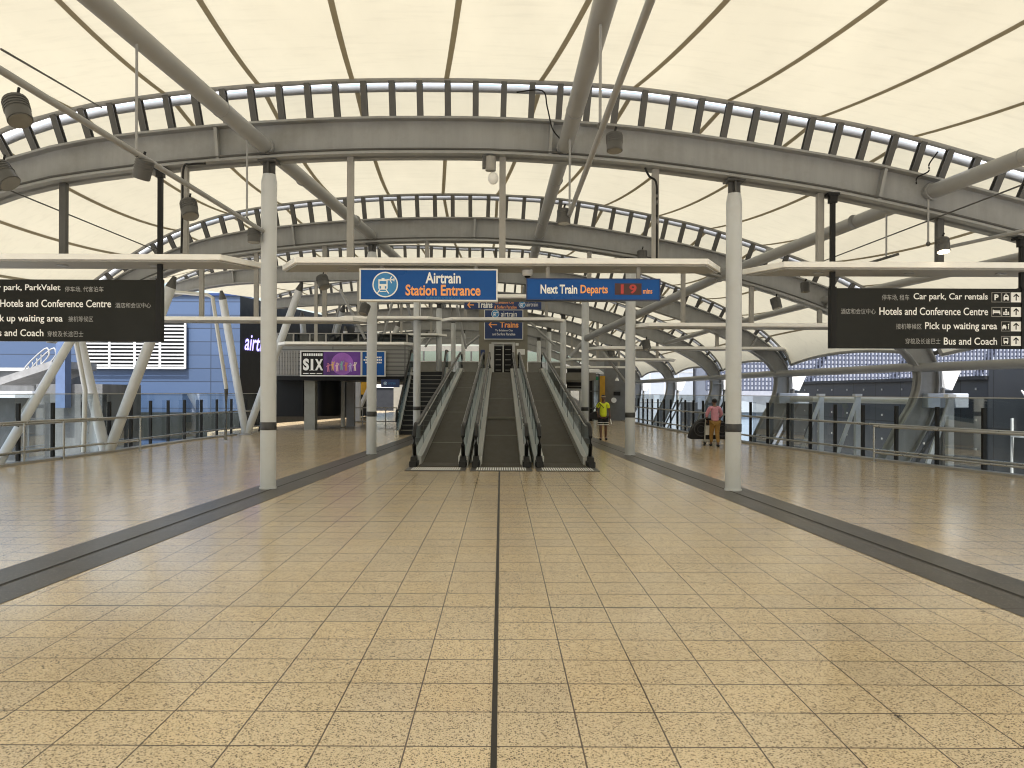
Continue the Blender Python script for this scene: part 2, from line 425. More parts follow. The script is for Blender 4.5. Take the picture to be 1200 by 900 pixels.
def resample(P, step):
    """points and normals at even arc length"""
    d = [0]
    for a, b in zip(P[:-1], P[1:]): d.append(d[-1] + math.hypot(b[0] - a[0], b[1] - a[1]))
    out = []; s = step * .5; i = 0
    while s < d[-1]:
        while d[i + 1] < s: i += 1
        t = (s - d[i]) / (d[i + 1] - d[i]); a, b = P[i], P[i + 1]
        tx, tz = b[0] - a[0], b[1] - a[1]; l = math.hypot(tx, tz)
        out.append((lerp(a[0], b[0], t), lerp(a[1], b[1], t), tx / l, tz / l)); s += step
    return out
def hit(P, x, z, nx, nz):
    """distance from (x,z) along (nx,nz) to polyline P"""
    best = None
    for a, b in zip(P[:-1], P[1:]):
        ex, ez = b[0] - a[0], b[1] - a[1]; det = nx * -ez + nz * ex
        if abs(det) < 1e-9: continue
        dx, dz = a[0] - x, a[1] - z
        t = (dx * -ez + dz * ex) / det; u = (nx * dz - nz * dx) / det
        if t > 0 and -.001 <= u <= 1.001 and (best is None or t < best): best = t
    return best
arch_lab = ['', 'nearest wide grey steel roof arch, straight above the two blue station signs', 'second grey steel roof arch, its curved foot by the charcoal direction sign on the right',
            'third grey steel roof arch back, first to show behind the blue station signs', 'fourth grey steel roof arch from the camera, over the sloping walkways',
            'fifth grey steel roof arch from the camera, over the walkways', 'sixth grey steel roof arch from the camera, near the upper landing',
            'seventh grey steel roof arch from the camera, just beyond the lift tower', 'farthest grey steel roof arch, closing the end of the hall over the glazed wall']
ARCH = [None] * 9
for k in range(1, 9):
    Y = YK[k]; I, O, C = PROF[k]
    a = thing('roof_arch', arch_lab[k], 'roof arch', (0, Y, 0), 'curved roof arches along the hall'); ARCH[k] = a
    web = MB(); web.sweep_rect(I, O, Y - .06, Y + .06)
    obj('beam_web', web, M['steel'], a, 30)
    # flanges: bands following both edges, standing proud of the web
    def band(P, Q, w, th):
        out = []
        for p, q in zip(P, Q):
            l = math.hypot(q[0] - p[0], q[1] - p[1]); out.append((p[0] + (q[0] - p[0]) / l * th, p[1] + (q[1] - p[1]) / l * th))
        b = MB(); b.sweep_rect(P, out, Y - w, Y + w); return b
    obj('flange', band(I, O, .22, .035), M['steel'], a, 30)
    obj('flange', band(O, I, .22, .035), M['steel'], a, 30)
    # stiffener plates on the web
    for (x, z, tx, tz) in resample(I, 4.6 if k > 1 else 5.4):
        h = hit(O, x, z, -tz, tx)
        if h is None or z < 1.5: continue
        st = MB(); st.beam((x - tz * .04, Y, z + tx * .04), (x - tz * (h - .04), Y, z + tx * (h - .04)), .05, .40, (0, 1, 0))
        obj('stiffener', st, M['steel'], a)
    if k < 3:
        cd_ = MB(); cd_.tube([(x, Y - .19, z + .075) for x, z in I[:16 + 36]], .018, 7); obj('conduit', cd_, M['dark_steel'], a, 50)
    # twin top tubes with a clear ridge sheet between them
    fr = MB(); fr.tube([(x, Y - .27, z) for x, z in C], .062, 10); obj('top_tube', fr, M['tube'], a, 40)
    rr = MB(); rr.tube([(x, Y + .10, z - .02) for x, z in C], .055, 10); obj('top_tube', rr, M['tube'], a, 40)
    rs = MB(); rs.strip([(x, Y - .25, z + .05) for x, z in C], [(x, Y + .09, z + .05) for x, z in C]); obj('ridge_sheet', rs, M['ridge'], a, 40)
    # rungs between beam and top tubes
    for (x, z, tx, tz) in resample(O, .45 if k < 5 else .55):
        h = hit(C, x, z, -tz, tx)
        if h is None or h < .10 or h > .9: continue
        g = MB(); p = (x - tz * .005, Y - .12, z + tx * .005); q = (x - tz * (h - .02), Y - .25, z + tx * (h - .02))
        if k < 4:
            g.beam((p[0], p[1] - .06, p[2]), (q[0], q[1] - .06, q[2]), .095, .02, (0, 1, 0)); g.beam((p[0], p[1] + .06, p[2]), (q[0], q[1] + .06, q[2]), .095, .02, (0, 1, 0))
            g.beam(p, q, .02, .10, (0, 1, 0))
        else:
            g.beam(p, q, .09, .14, (0, 1, 0))
        obj('rung', g, M['dark_steel'], a)

# ================================================================== MEMBRANE BAYS
def chordpts(k, n):
    C = PROF[k][2]; d = [0]
    for a, b in zip(C[:-1], C[1:]): d.append(d[-1] + math.hypot(b[0] - a[0], b[1] - a[1]))
    out = []; i = 0
    for j in range(n + 1):
        s = d[-1] * j / n
        while i < len(C) - 2 and d[i + 1] < s: i += 1
        t = (s - d[i]) / (d[i + 1] - d[i]); out.append((lerp(C[i][0], C[i + 1][0], t), lerp(C[i][1], C[i + 1][1], t)))
    return out
NU, NV = 60, 14
mem_lab = ['cream fabric roof panel directly overhead in front of the nearest arch', 'cream fabric roof panel between the nearest and second arches', 'cream fabric roof panel between the second and third arches',
           'cream fabric roof panel between the third and fourth arches', 'cream fabric roof panel between the fourth and fifth arches', 'cream fabric roof panel between the fifth and sixth arches',
           'cream fabric roof panel between the sixth and seventh arches', 'cream fabric roof panel between the seventh and farthest arches']
def bay_point(A, B, Y0, Y1, i, v, sag):
    (xa, za), (xb, zb) = A[i], B[i]
    t = i / NU
    x = lerp(xa, xb, v); z = lerp(za, zb, v); y = lerp(Y0, Y1, v)
    b = 4 * v * (1 - v)
    z -= sag * b * max(0, min(1, (1 - t) * 7)) * max(.25, min(1, t * 6))
    e = max(0, (t - .86) / .14)                       # scalloped lower edge on the right
    z += e ** 1.3 * b * .27; x -= e ** 1.5 * b * .12
    return Vector((x, y, z))
for k in range(-1, 8):
    ka = max(k, 0); Y0, Y1 = (YK[k] + (.11 if k else 0) if k >= 0 else YK[0] - 19), (YK[k + 1]) - (.27 if k >= 0 else -.002)
    A, B = chordpts(ka, NU), chordpts(k + 1, NU)
    P = [[bay_point(A, B, Y0, Y1, i, j / NV, .22) for j in range(NV + 1)] for i in range(NU + 1)]
    mb = MB()
    for i in range(NU + 1): mb.v += P[i]
    for i in range(NU):
        for j in range(NV):
            o = i * (NV + 1) + j; mb.f.append((o, o + 1, o + NV + 2, o + NV + 1))
    lab = mem_lab[k] if k >= 0 else 'cream fabric roof panel behind the camera towards the terminal'
    t = obj('roof_membrane', mb, M['membrane'], None, 60); tag(t, lab, 'fabric roof', 'fabric roof panels between the arches')
    if k < 0: continue
    nseam = 18 if k < 4 else 15
    for s in range(1, nseam):
        # seams are doubled, slightly wandering bands hanging just below the fabric
        i = s / nseam * NU; i0 = int(i); f = i - i0
        w = .040
        def q(v):
            return P[i0][v].lerp(P[min(i0 + 1, NU)][v], f)
        tgt = (P[min(i0 + 1, NU)][NV // 2] - P[i0][NV // 2]).normalized()
        g = MB()
        g.strip([q(v) - tgt * w + Vector((0, 0, -.012)) for v in range(NV + 1)], [q(v) + tgt * w + Vector((0, 0, -.012)) for v in range(NV + 1)])
        obj('seam', g, M['seam'], t, 60)
    # edge cable along the scallop
    g = MB(); g.tube([P[NU][v] for v in range(NV + 1)], .05, 8); obj('edge_cable', g, M['tube'], t, 50)
# ================================================================== COLUMNS
col_lab = {(1, -1): 'thick grey round column nearest the camera on the left dark floor band', (1, 1): 'thick grey round column nearest the camera on the right dark floor band',
           (2, -1): 'grey round column to the left of the walkways, below the train sign', (2, 1): 'grey round column below the digital departures sign, right of the walkways',
           (3, -1): 'grey round column close by the left outer rail of the walkways', (3, 1): 'grey round column close by the right outer rail of the walkways',
           (4, -1): 'slim grey column standing behind the third left column', (4, 1): 'slim grey column standing behind the third right column',
           (5, -1): 'thin grey column by the upper left end of the walkways', (5, 1): 'thin grey column by the upper right end of the walkways',
           (6, -1): 'distant thin grey column on the landing left of the lift tower', (6, 1): 'distant thin grey column on the landing right of the lift tower'}
def iz(k, x): return interp(PROF[k][0][:16 + 4 * 9], x)
for k in range(1, 7):
    for s in (-1, 1):
        Y = YK[k]; x = s * (interp(CX, Y) + (.09 if k == 1 else 0)); top = iz(k, x); r = .128
        c = thing('round_column', col_lab[k, s], 'column', (x, Y, 0), 'round columns in two rows')
        mb = MB(); mb.lathe((x, Y, 0), [(r + .012, 0), (r + .012, .03), (r, .035), (r, top - .34), (r * .8, top - .22)], 28); obj('shaft', mb, M['column'], c, 35)
        mb = MB(); mb.lathe((x, Y, 0), [(r + .004, .97), (r + .006, .975), (r + .006, 1.095), (r + .004, 1.10)], 28); obj('band', mb, M['band'], c, 35)
        mb = MB()
        for q in range(4):
            t = math.pi * q / 4; d = Vector((math.cos(t), math.sin(t), 0))
            mb.beam(Vector((x, Y, top - .36)) , Vector((x, Y, top - .003)), .20 if q % 2 == 0 else .03, .03 if q % 2 == 0 else .20, (0, 1, 0)) if q < 2 else None
        mb.box(x - .15, Y - .15, top - .03, x + .15, Y + .15, top - .004)
        obj('fin_cap', mb, M['dark_steel'], c)

# ================================================================== LONG TUBES
def purlin(label, pts, r):
    mb = MB(); mb.tube(pts, r, 18); o = obj('roof_tube', mb, M['tube'], None, 40); tag(o, label, 'tube', 'long round tubes under the roof')
    for k in range(1, 5):
        for p, q in zip(pts[:-1], pts[1:]):
            if p[1] <= YK[k] <= q[1] and r > .1:
                d = (Vector(q) - Vector(p)).normalized(); c = Vector(p) + d * ((YK[k] - p[1]) / d.y)
                for s in (-1, 1):
                    m = MB(); m.tube([c + d * s * .10, c + d * s * .16], r + .022, 18); m.tube([c + d * s * 1.9, c + d * s * 1.915], r + .006, 18); obj('collar', m, M['tube'], o, 40)
                break
    return o
purlin('long fat grey roof tube running over the left row of columns', [(-4.55, 2, 5.6), (-3.86, 13.45, 5.6), (-3.335, 21, 5.62), (-2.95, 28.6, 5.64), (-2.7, 38, 5.66)], .125)
purlin('long fat grey roof tube running right of the hall centre, straight over the walkways', [(1.06, 2, 5.56), (1.03, 13.45, 5.6), (.97, 21, 5.64), (.95, 38, 5.7)], .122)
purlin('fat grey roof tube sloping through the upper right towards the right columns', [(9.0, 4, 5.25), (7.0, 13.45, 4.9), (5.7, 21, 4.65), (2.98, 28.4, 3.5)], .122)
purlin('fat grey roof tube far right, lowest of the roof tubes', [(9.6, 13.45, 4.1), (8.3, 21, 4.0), (7.6, 28.6, 3.9), (7.3, 36.2, 3.8)], .09).hide_render = False

# ================================================================== WHITE CEILING PANELS AND THEIR HANGERS
def arch_k(Y): return min(range(1, 9), key=lambda k: abs(YK[k] - Y))
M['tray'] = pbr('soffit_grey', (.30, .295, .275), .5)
def panel(label, x0, x1, Y, z, hx=(), ends=(1, 1), dep=.85, dark=()):
    k = arch_k(Y)
    t = thing('ceiling_panel', label, 'ceiling panel', ((x0 + x1) / 2, Y, z), 'white ceiling panels hung across the hall')
    c0, c1 = .42 * ends[0], .42 * ends[1]
    pr = [(x0, Y - .42), (x1, Y - .42), (x1 + c1, Y + dep - .42), (x0 - c0, Y + dep - .42)]
    mb = MB(); mb.prism(pr, 'z', z, z + .09); obj('panel', mb, M['slab'], t, bevel=.008)
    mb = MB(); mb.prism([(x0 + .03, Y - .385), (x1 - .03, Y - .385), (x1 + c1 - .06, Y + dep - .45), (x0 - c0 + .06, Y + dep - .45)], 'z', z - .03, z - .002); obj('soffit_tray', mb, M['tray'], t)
    for q in range(int((x1 - x0) / 1.5)):
        xx = x0 + .7 + q * 1.5
        mb = MB(); mb.lathe((xx, Y - .02, z - .045), [(.07, 0), (.085, .004), (.085, .012)], 14); obj('downlight', mb, M['stainless'], t, 40)
    for x, dk in hx:
        zt = iz(k, x)
        if zt - z < .15: continue
        mb = MB(); mb.beam((x, Y, z + .10), (x, Y, zt), .105, .105, (0, 1, 0)); obj('hanger', mb, M['dark_steel'] if dk else M['hang'], t)
Y1 = 13.45
panel('big white ceiling panel directly above both blue station signs', wx(352, Y1), wx(822, Y1), Y1, 3.66, [(wx(410, Y1), 0), (wx(588, Y1), 0), (wx(767, Y1), 0)])
panel('big white ceiling panel above the left charcoal direction sign', wx(-190, Y1), wx(268, Y1), Y1, 3.70, [(wx(74, Y1), 1), (wx(216, Y1), 0)])
panel('big white ceiling panel above the right charcoal direction sign', wx(908, Y1), wx(1400, Y1), Y1, 3.62, [(wx(960, Y1), 0), (wx(1100, Y1), 1), (wx(1330, Y1), 1)])
for lab, px0, px1, py, Y, h in [
    ('white ceiling panel crossing in front of the blue clad building', 195, 417, 378, 21.0, (236, 300, 380)),
    ('white ceiling panel just above the purple poster', 337, 475, 405, 28.6, (370, 440)),
    ('short white ceiling panel between the train sign and the poster, higher up', 406, 503, 375, 28.6, (420, 490)),
    ('short thin white ceiling panel left of the lift tower', 452, 512, 394, 36.2, (470, 505)),
    ('white ceiling panel behind the two blue station signs', 470, 716, 351, 21.0, (500, 690)),
    ('white ceiling panel crossing in front of the blue trains sign on the tower', 530, 648, 376, 28.6, (545, 640)),
    ('longest white ceiling panel right of the digital departures sign', 757, 985, 383, 21.0, (800, 880, 960)),
    ('white ceiling panel behind the right columns, second lowest on that side', 704, 962, 409, 28.6, (740, 840, 910)),
    ('thin white ceiling panel behind the third right column', 675, 782, 422, 36.2, (700, 770)),
    ('thinnest and lowest white ceiling panel at far right of the landing', 660, 732, 431, 43.8, (670, 725))]:
    panel(lab, wx(px0, Y), wx(px1, Y), Y, wz(py, Y), [(wx(p, Y), 0) for p in h], dep=.7)

# ================================================================== SPOTLIGHTS ON LIGHTING RAILS
M['lens'] = pbr('spot_lens', (.16, .155, .14), .15)
M['lens_on'] = pbr('spot_lens_lit', (.9, .8, .6), .3, emit=(1.0, .85, .6), estr=2.5)
def spotlight(label, c, d, r=.085, on=False):
    c = Vector(c); d = Vector(d).normalized()
    t = thing('spotlight', label, 'spotlight', c, 'dark spotlights under the roof')
    L_ = r * 2.3
    mb = MB(); mb.tube([c - d * L_ * .5, c - d * L_ * .44, c + d * L_ * .5], [r * .7, r, r], 20)
    for q in range(4): mb.tube([c - d * L_ * (.36 - q * .12), c - d * L_ * (.31 - q * .12)], r * 1.06, 20)
    obj('housing', mb, M['dark_steel'], t, 35)
    mb = MB(); mb.tube([c + d * L_ * .5, c + d * L_ * .53], r * .9, 20); obj('lens', mb, M['lens_on'] if on else M['lens'], t, 35)
    mb = MB(); mb.tube([c - d * L_ * .1, c + Vector((.0, 0, r * 1.2)), c + Vector((.02, 0, r * 1.9))], .016, 8); obj('bracket', mb, M['black'], t, 35)
def rail(label, p, q, rods, r=.035):
    t = thing('lighting_rail', label, 'lighting rail', p, 'thin lighting rails hung from the roof tubes')
    mb = MB(); mb.tube([p, q], r, 10); obj('rail', mb, M['tube'], t, 40)
    for a, b in rods:
        mb = MB(); mb.tube([a, b], .016, 8); obj('rod', mb, M['tube'], t, 40)
        mb = MB(); mb.ball(b, .035, .035, .04, 10, 6); obj('clamp', mb, M['dark_steel'], t, 40)
rail('thin lighting rail hung under the left roof tube', (-4.3, 4.5, 4.3), (-3.88, 13.7, 4.22), [((-4.09, 9.14, 5.5), (-4.09, 9.14, 4.26)), ((-3.93, 12.6, 5.5), (-3.93, 12.6, 4.25))])
rail('thin lighting rail hung under the roof tube near the hall centre', (1.06, 4.0, 4.42), (1.04, 12.7, 4.33), [((1.03, 8.57, 5.47), (1.03, 8.57, 4.40)), ((1.04, 12.5, 5.5), (1.04, 12.5, 4.36))])
rail('thin lighting rail at the upper right edge over the charcoal sign', (8.6, 9.2, 4.05), (7.25, 13.3, 3.99), [(at(1087, 232, 13.0), at(1087, 284, 13.0))], .028)
for label, a, b in [('short bar on a single drop rod over the left end of the right direction sign', at(1038, 250, 13.9), at(1038, 299, 13.9)), ]:
    t = thing('drop_bar', label, 'drop bar', b)
    mb = MB(); mb.tube([a, b], .016, 8); obj('rod', mb, M['tube'], t, 40)
    mb = MB(); mb.tube([at(1013, 308, 14.3), at(1052, 296, 13.6)], .024, 8); obj('bar', mb, M['dark_steel'], t, 40)
spotlight('dark ribbed spotlight at the upper left corner, tilted down to the right', at(19, 131, 9.0), (.35, -.25, -.8), .13)
spotlight('dark spotlight on the left lighting rail in front of the nearest arch', at(167, 199, 9.3), (-.3, .2, -.8), .10)
spotlight('dark spotlight hung beside the left hanger post, facing down', at(221, 246, 12.7), (.25, -.3, -.8), .125)
spotlight('dark spotlight at the far end of the left lighting rail, beside the nearest column', at(297, 277, 13.3), (0, -.1, -1), .10)
spotlight('dark spotlight on the centre lighting rail, against the web of the nearest arch', at(719, 166, 10.2), (0, -.15, -1), .10)
spotlight('dark spotlight at the far end of the centre lighting rail', at(660, 253, 12.6), (0, -.1, -1), .10)
spotlight('lit spotlight above the right end panel, with a glowing lens', at(1104, 285, 12.9), (0, -.25, -1), .10, True)
spotlight('large dark lamp at the left picture edge fixed to the nearest arch web', at(3, 207, 12.4), (.5, -.1, -.6), .16)
spotlight('small dark spotlight under the second arch, right of the hall', at(909, 354, 20), (.2, -.2, -1), .12)
spotlight('small dark spotlight left of the right direction sign near its pole', at(943, 335, 14.2), (0, -.1, -1), .075)
spotlight('small dark spotlight above the departures sign on the second arch', at(752, 299, 20.6), (0, -.1, -1), .12)
spotlight('small dark spotlight left of the train sign', at(378, 331, 20), (.3, -.3, -.8), .14)
spotlight('small dark spotlight low beside the second left column', at(427, 363, 20.4), (-.2, -.3, -.8), .12)
spotlight('tiny dark spotlight near the third right column', at(757, 403, 28), (.2, -.2, -1), .14)
spotlight('tiny dark spotlight behind the second right column', at(716, 412, 35), (.2, -.2, -1), .15)
# camera cluster under the nearest arch
t = thing('security_camera', 'pan camera with pale globe fixed under the crown of the nearest arch', 'camera', at(574, 188, 13.3))
mb = MB(); c = at(574, 193, 13.3); mb.tube([at(574, 184, 13.3), c + Vector((0, 0, -.1))], .085, 14); obj('housing', mb, M['hang'], t, 40)
mb = MB(); mb.ball(at(577, 209, 13.3), .088, .088, .10, 16, 10); obj('globe', mb, M['ivory'], t, 60)
mb = MB(); mb.beam(at(566, 183, 13.3), at(566, 198, 13.3), .05, .06, (0, 1, 0)); obj('bracket', mb, M['dark_steel'], t)
t = thing('security_camera', 'white dome camera under the middle panel, between the two blue signs', 'camera', at(617.5, 316, 13.5))
mb = MB(); mb.lathe(at(617.5, 322, 13.5), [(.06, -.02), (.085, .0), (.085, .09)], 18); obj('housing', mb, M['ivory'], t, 40)
mb = MB(); mb.ball(at(617.5, 322.6, 13.5), .055, .055, .055, 14, 8); obj('dome', mb, M['black'], t, 60)

# loose cables
def cable(label, pts, r=.012):
    mb = MB(); mb.tube(smooth_curve([tuple(p) for p in pts], 5), r, 7); o = obj('cable', mb, M['black'], None, 60); tag(o, label, 'cable')
cable('black cable looping over the web of the nearest arch beside the centre tube', [at(604, 108, 13.1), at(634, 106, 13.1), at(640, 125, 13.1), at(646, 150, 13.1), at(655, 162, 13.1)])
cable('black cable curling over the nearest arch beside the right roof tube', [at(1098, 176, 13.1), at(1088, 190, 13.1), at(1087, 199, 13.1), at(1074, 206, 13.1), at(1073, 214, 13.1)])
cable('grey conduit bending from the nearest arch into the left hanger post', [at(240, 193, 13.2), at(222, 194, 13.2), at(214, 200, 13.2), at(213, 250, 13.2), at(212, 298, 13.2)], .018)
cable('grey conduit bending from the nearest arch into the right hanger post', [at(755, 196, 13.2), at(760, 206, 13.2), at(768, 213, 13.2), at(769, 240, 13.2), at(769, 302, 13.2)], .018)
for label, a, b, Ya, Yb in [('thin stay cable crossing below the nearest arch at the left', (12, 226), (185, 296), 13.0, 17), ('thin stay cable under the right roof tube', (1195, 215), (945, 312), 11, 19),
                            ('very thin steel wire at the upper left below the roof panel', (0, 60), (118, 128), 8, 13)]:
    mb = MB(); mb.tube([at(*a, Ya), at(*b, Yb)], .012, 6); o = obj('stay_cable', mb, M['dark_steel'], None, 40); tag(o, label, 'cable')

# ================================================================== SIGNS
TEXTS = []
def rect(px0, py0, px1, py1, Y): return (wx(px0, Y), wz(py1, Y), wx(px1, Y), wz(py0, Y))
def plate(name, r, Y, th, mat, parent, bevel=0):
    mb = MB(); mb.box(r[0], Y, r[1], r[2], Y + th, r[3]); return obj(name, mb, mat, parent, bevel=bevel)
def frame(r, Y, w, th, mat, parent):
    mb = MB(); mb.box(r[0] - w, Y, r[3], r[2] + w, Y + th, r[3] + w); mb.box(r[0] - w, Y, r[1] - w, r[2] + w, Y + th, r[1])
    mb.box(r[0] - w, Y, r[1], r[0], Y + th, r[3]); mb.box(r[2], Y, r[1], r[2] + w, Y + th, r[3]); return obj('frame', mb, mat, parent)
def text(s, pr, Y, mat, parent, bold=.0, name='lettering', raw=False):
    """queue lettering that fills the given photo rectangle at distance Y"""
    TEXTS.append((s, pr if raw else rect(*pr, Y), Y, mat, parent, bold, name))
def disc(cx, cz, r, Y, th, n=32):
    return MB().lathe((cx, Y, cz), [(r, 0), (r, th)], n, 'y')
def train_badge(parent, cx, cz, r, Y):
    obj('badge_ring', disc(cx, cz, r, Y - .004, .004), M['white'], parent)
    obj('badge_disc', disc(cx, cz, r * .90, Y - .007, .003), M['circle_blue'], parent)
    g = MB(); u = r / 15.0                                         # u = one photo pixel of the big badge
    def bx(x0, z0, x1, z1): g.box(cx + x0 * u, Y - .010, cz + z0 * u, cx + x1 * u, Y - .0072, cz + z1 * u)
    # train front: body with window and lamps left open
    bx(-8, 4.2, 2.8, 6); bx(-8, .6, -6.6, 4.2); bx(1.4, .6, 2.8, 4.2); bx(-8, -2, 2.8, .6); bx(-8, -4.8, -6.6, -2); bx(-4.8, -4.8, -.4, -2); bx(1.4, -4.8, 2.8, -2); bx(-7.4, -6, 2.2, -4.8)
    bx(-4.2, 6, -.9, 7.4)
    for sx, sg in ((-6.4, -1), (1.2, 1)):
        g.prism([(cx + (sx - .7) * u, cz - 6.2 * u), (cx + (sx + .7) * u, cz - 6.2 * u), (cx + (sx + .7 + sg * 3) * u, cz - 10.5 * u), (cx + (sx - .7 + sg * 3) * u, cz - 10.5 * u)], 'y', Y - .010, Y - .0072)
    bx(-6.5, -8.6, 1.3, -7.7)
    # aeroplane
    for a, b, w in (((1.6, 5.6), (11, 5.6), 1.5), ((5.4, 5.6), (7.6, 9.6), 1.1), ((5.4, 5.6), (7.6, 1.6), 1.1), ((9.2, 5.6), (10.6, 7.4), .9), ((9.2, 5.6), (10.6, 3.8), .9)):
        g.beam((cx + a[0] * u, Y - .0087, cz + a[1] * u), (cx + b[0] * u, Y - .0087, cz + b[1] * u), w * u, .0026, (0, 1, 0))
    obj('pictogram', g, M['white'], parent)

# blue station entrance sign
Ys = 13.12
t = thing('station_sign', 'large blue hanging sign with train badge, reading Airtrain Station Entrance', 'sign', at(502, 353, Ys))
r = rect(422.5, 317, 581, 351.6, Ys)
plate('panel', (r[0], r[1], r[2], r[3]), Ys, .14, M['blue'], t); frame(r, Ys - .012, .024, .16, M['ivory'], t)
obj('drop_bracket', MB().box(r[0] + .3, Ys + .04, r[3] + .02, r[0] + .36, Ys + .1, 3.64).box(r[2] - .36, Ys + .04, r[3] + .02, r[2] - .3, Ys + .1, 3.64), M['hang'], t)
c = at(451, 334, Ys); train_badge(t, c.x, c.z, 15 * Ys / F, Ys)
text('Airtrain', (498.1, 319.3, 539.5, 332.6), Ys, 'white', t, .025)
text('Station Entrance', (474.8, 333.8, 562.6, 346.8), Ys, 'orange', t, .025)
text('机场快轨火车站入口', (498.9, 347.8, 538.2, 351.0), Ys, 'circle_blue', t)
# departures sign
t = thing('departures_sign', 'long blue hanging sign with red digit display, reading Next Train Departs', 'sign', at(695, 351, Ys))
r = rect(617.5, 327, 772.3, 350.3, Ys)
plate('panel', r, Ys, .12, M['blue'], t); frame(r, Ys - .008, .016, .136, M['navy'], t)
obj('drop_bracket', MB().box(r[0] + .3, Ys + .04, r[3] + .02, r[0] + .36, Ys + .1, 3.64).box(r[2] - .36, Ys + .04, r[3] + .02, r[2] - .3, Ys + .1, 3.64), M['hang'], t)
text('Next Train', (633, 333.3, 676, 344.0), Ys, 'white', t, .03)
text('Departs', (679.8, 333.5, 711.8, 346.4), Ys, 'orange', t, .025)
M['led_back'] = pbr('display_back', (.05, .012, .010), .4)
M['led'] = pbr('display_digit', (.25, .02, .015), .4, emit=(1, .06, .04), estr=.07)
plate('display', rect(720, 331.5, 751.3, 344.9, Ys), Ys - .004, .004, M['led_back'], t)
text('1', (727, 332.8, 730.4, 343.6), Ys - .0045, 'led', t, .03, 'digit'); text('9', (737, 332.8, 745.5, 343.6), Ys - .0045, 'led', t, .03, 'digit')
text('mins', (753, 337.8, 763.9, 343.6), Ys, 'orange', t, .02)

# charcoal direction signs on black poles
def icon_box(parent, pr, Y, kind):
    x0, z0, x1, z1 = rect(*pr, Y); w = x1 - x0; h = z1 - z0; g = MB()
    def bx(a, b, c_, d): g.box(x0 + a * w, Y - .006, z0 + b * h, x0 + c_ * w, Y - .0045, z0 + d * h)
    def bar(a, b, c_, d, th): g.beam((x0 + a * w, Y - .0052, z0 + b * h), (x0 + c_ * w, Y - .0052, z0 + d * h), th * h, .0016, (0, 1, 0))
    if kind == 'arrow':
        obj('arrow_tile', MB().box(x0, Y - .004, z0, x1, Y, z1), M['white'], parent)
        bar(.5, .18, .5, .80, .11); bar(.24, .56, .52, .84, .11); bar(.76, .56, .48, .84, .11)
        obj('arrow', g, M['sign_black'], parent); return
    f = MB(); e = .05
    for q in ((0, 0, 1, e), (0, 1 - e, 1, 1), (0, e, e, 1 - e), (1 - e, e, 1, 1 - e)):
        f.box(x0 + q[0] * w, Y - .004, z0 + q[1] * h, x0 + q[2] * w, Y - .0002, z0 + q[3] * h)
    obj('tile_outline', f, M['hang'], parent)
    if kind == 'car':
        bx(.2, .28, .8, .52); bx(.22, .18, .36, .28); bx(.64, .18, .78, .28); bar(.24, .5, .34, .72, .1); bar(.76, .5, .66, .72, .1); bx(.32, .68, .68, .76); bx(.4, .8, .6, .86)
    if kind == 'bed':
        bx(.12, .25, .2, .72); bx(.2, .38, .88, .52); bx(.8, .25, .88, .38); bx(.34, .54, .86, .64); g.lathe((x0 + .27 * w, Y - .006, z0 + .60 * h), [(.07 * h, 0), (.07 * h, .0015)], 12, 'y')
    if kind == 'people':
        for cx_, cz_ in ((.5, .72), (.26, .45), (.74, .45), (.5, .42)):
            g.lathe((x0 + cx_ * w, Y - .006, z0 + cz_ * h), [(.08 * h, 0), (.08 * h, .0015)], 12, 'y'); bx(cx_ - .1, cz_ - .24, cx_ + .1, cz_ - .1)
    if kind == 'bus':
        bx(.24, .74, .76, .82); bx(.24, .30, .32, .74); bx(.68, .30, .76, .74); bx(.32, .30, .68, .48); bx(.28, .18, .40, .30); bx(.6, .18, .72, .30)
    if kind == 'wait':
        bx(.1, .3, .55, .5); bx(.12, .2, .22, .3); bx(.43, .2, .53, .3); bx(.18, .5, .47, .66); bx(.74, .22, .82, .6); g.lathe((x0 + .78 * w, Y - .006, z0 + .7 * h), [(.07 * h, 0), (.07 * h, .0015)], 12, 'y')
    obj('pictogram', g, M['white'], parent)
Yd = 13.25
def direction_sign(label, pr, poles):
    t = thing('direction_sign', label, 'sign', at((pr[0] + pr[2]) / 2, pr[3], Yd), 'charcoal direction signs on black poles')
    r = rect(*pr, Yd); plate('panel', r, Yd, .10, M['sign_black'], t, .006)
    for px, w in poles:
        x = wx(px, Yd); zt = iz(1, x); mb = MB(); mb.box(x - .042, Yd - .02, r[1], x + .042, Yd + .125, r[3] + .02).box(x - .036, Yd + .02, r[3] + .02, x + .036, Yd + .09, zt - .04)
        mb.box(x - .09, Yd - .02, zt - .04, x + .09, Yd + .2, zt + .0).box(x - .06, Yd, zt - .16, x + .06, Yd + .11, zt - .04); obj('pole', mb, M['black'], t)
    return t
t = direction_sign('charcoal direction sign at the right, first line reading Car park, Car rentals', (977, 336, 1197, 406.5), ((976.5, 0), (1199.5, 0)))
for s, pr, m, b in [('停车场, 租车', (1033, 343.4, 1065, 350.4), 'hang', 0), ('Car park, Car rentals', (1070, 341.6, 1157, 351.2), 'white', .012), ('酒店和会议中心', (985, 360, 1025.6, 366.6), 'hang', 0),
                    ('Hotels and Conference Centre', (1030, 358.4, 1157.4, 367.4), 'white', .012), ('接机等候区', (1049.6, 377.4, 1079.6, 384), 'hang', 0), ('Pick up waiting area', (1083.6, 375.6, 1168, 386.4), 'white', .012),
                    ('穿梭及长途巴士', (1060.6, 394.6, 1101.6, 401.2), 'hang', 0), ('Bus and Coach', (1105.6, 393.4, 1168, 402), 'white', .012)]:
    text(s, pr, Yd, 'grey_letter' if m == 'hang' else m, t, b)
M['grey_letter'] = pbr('grey_letter', (.36, .36, .35), .5)
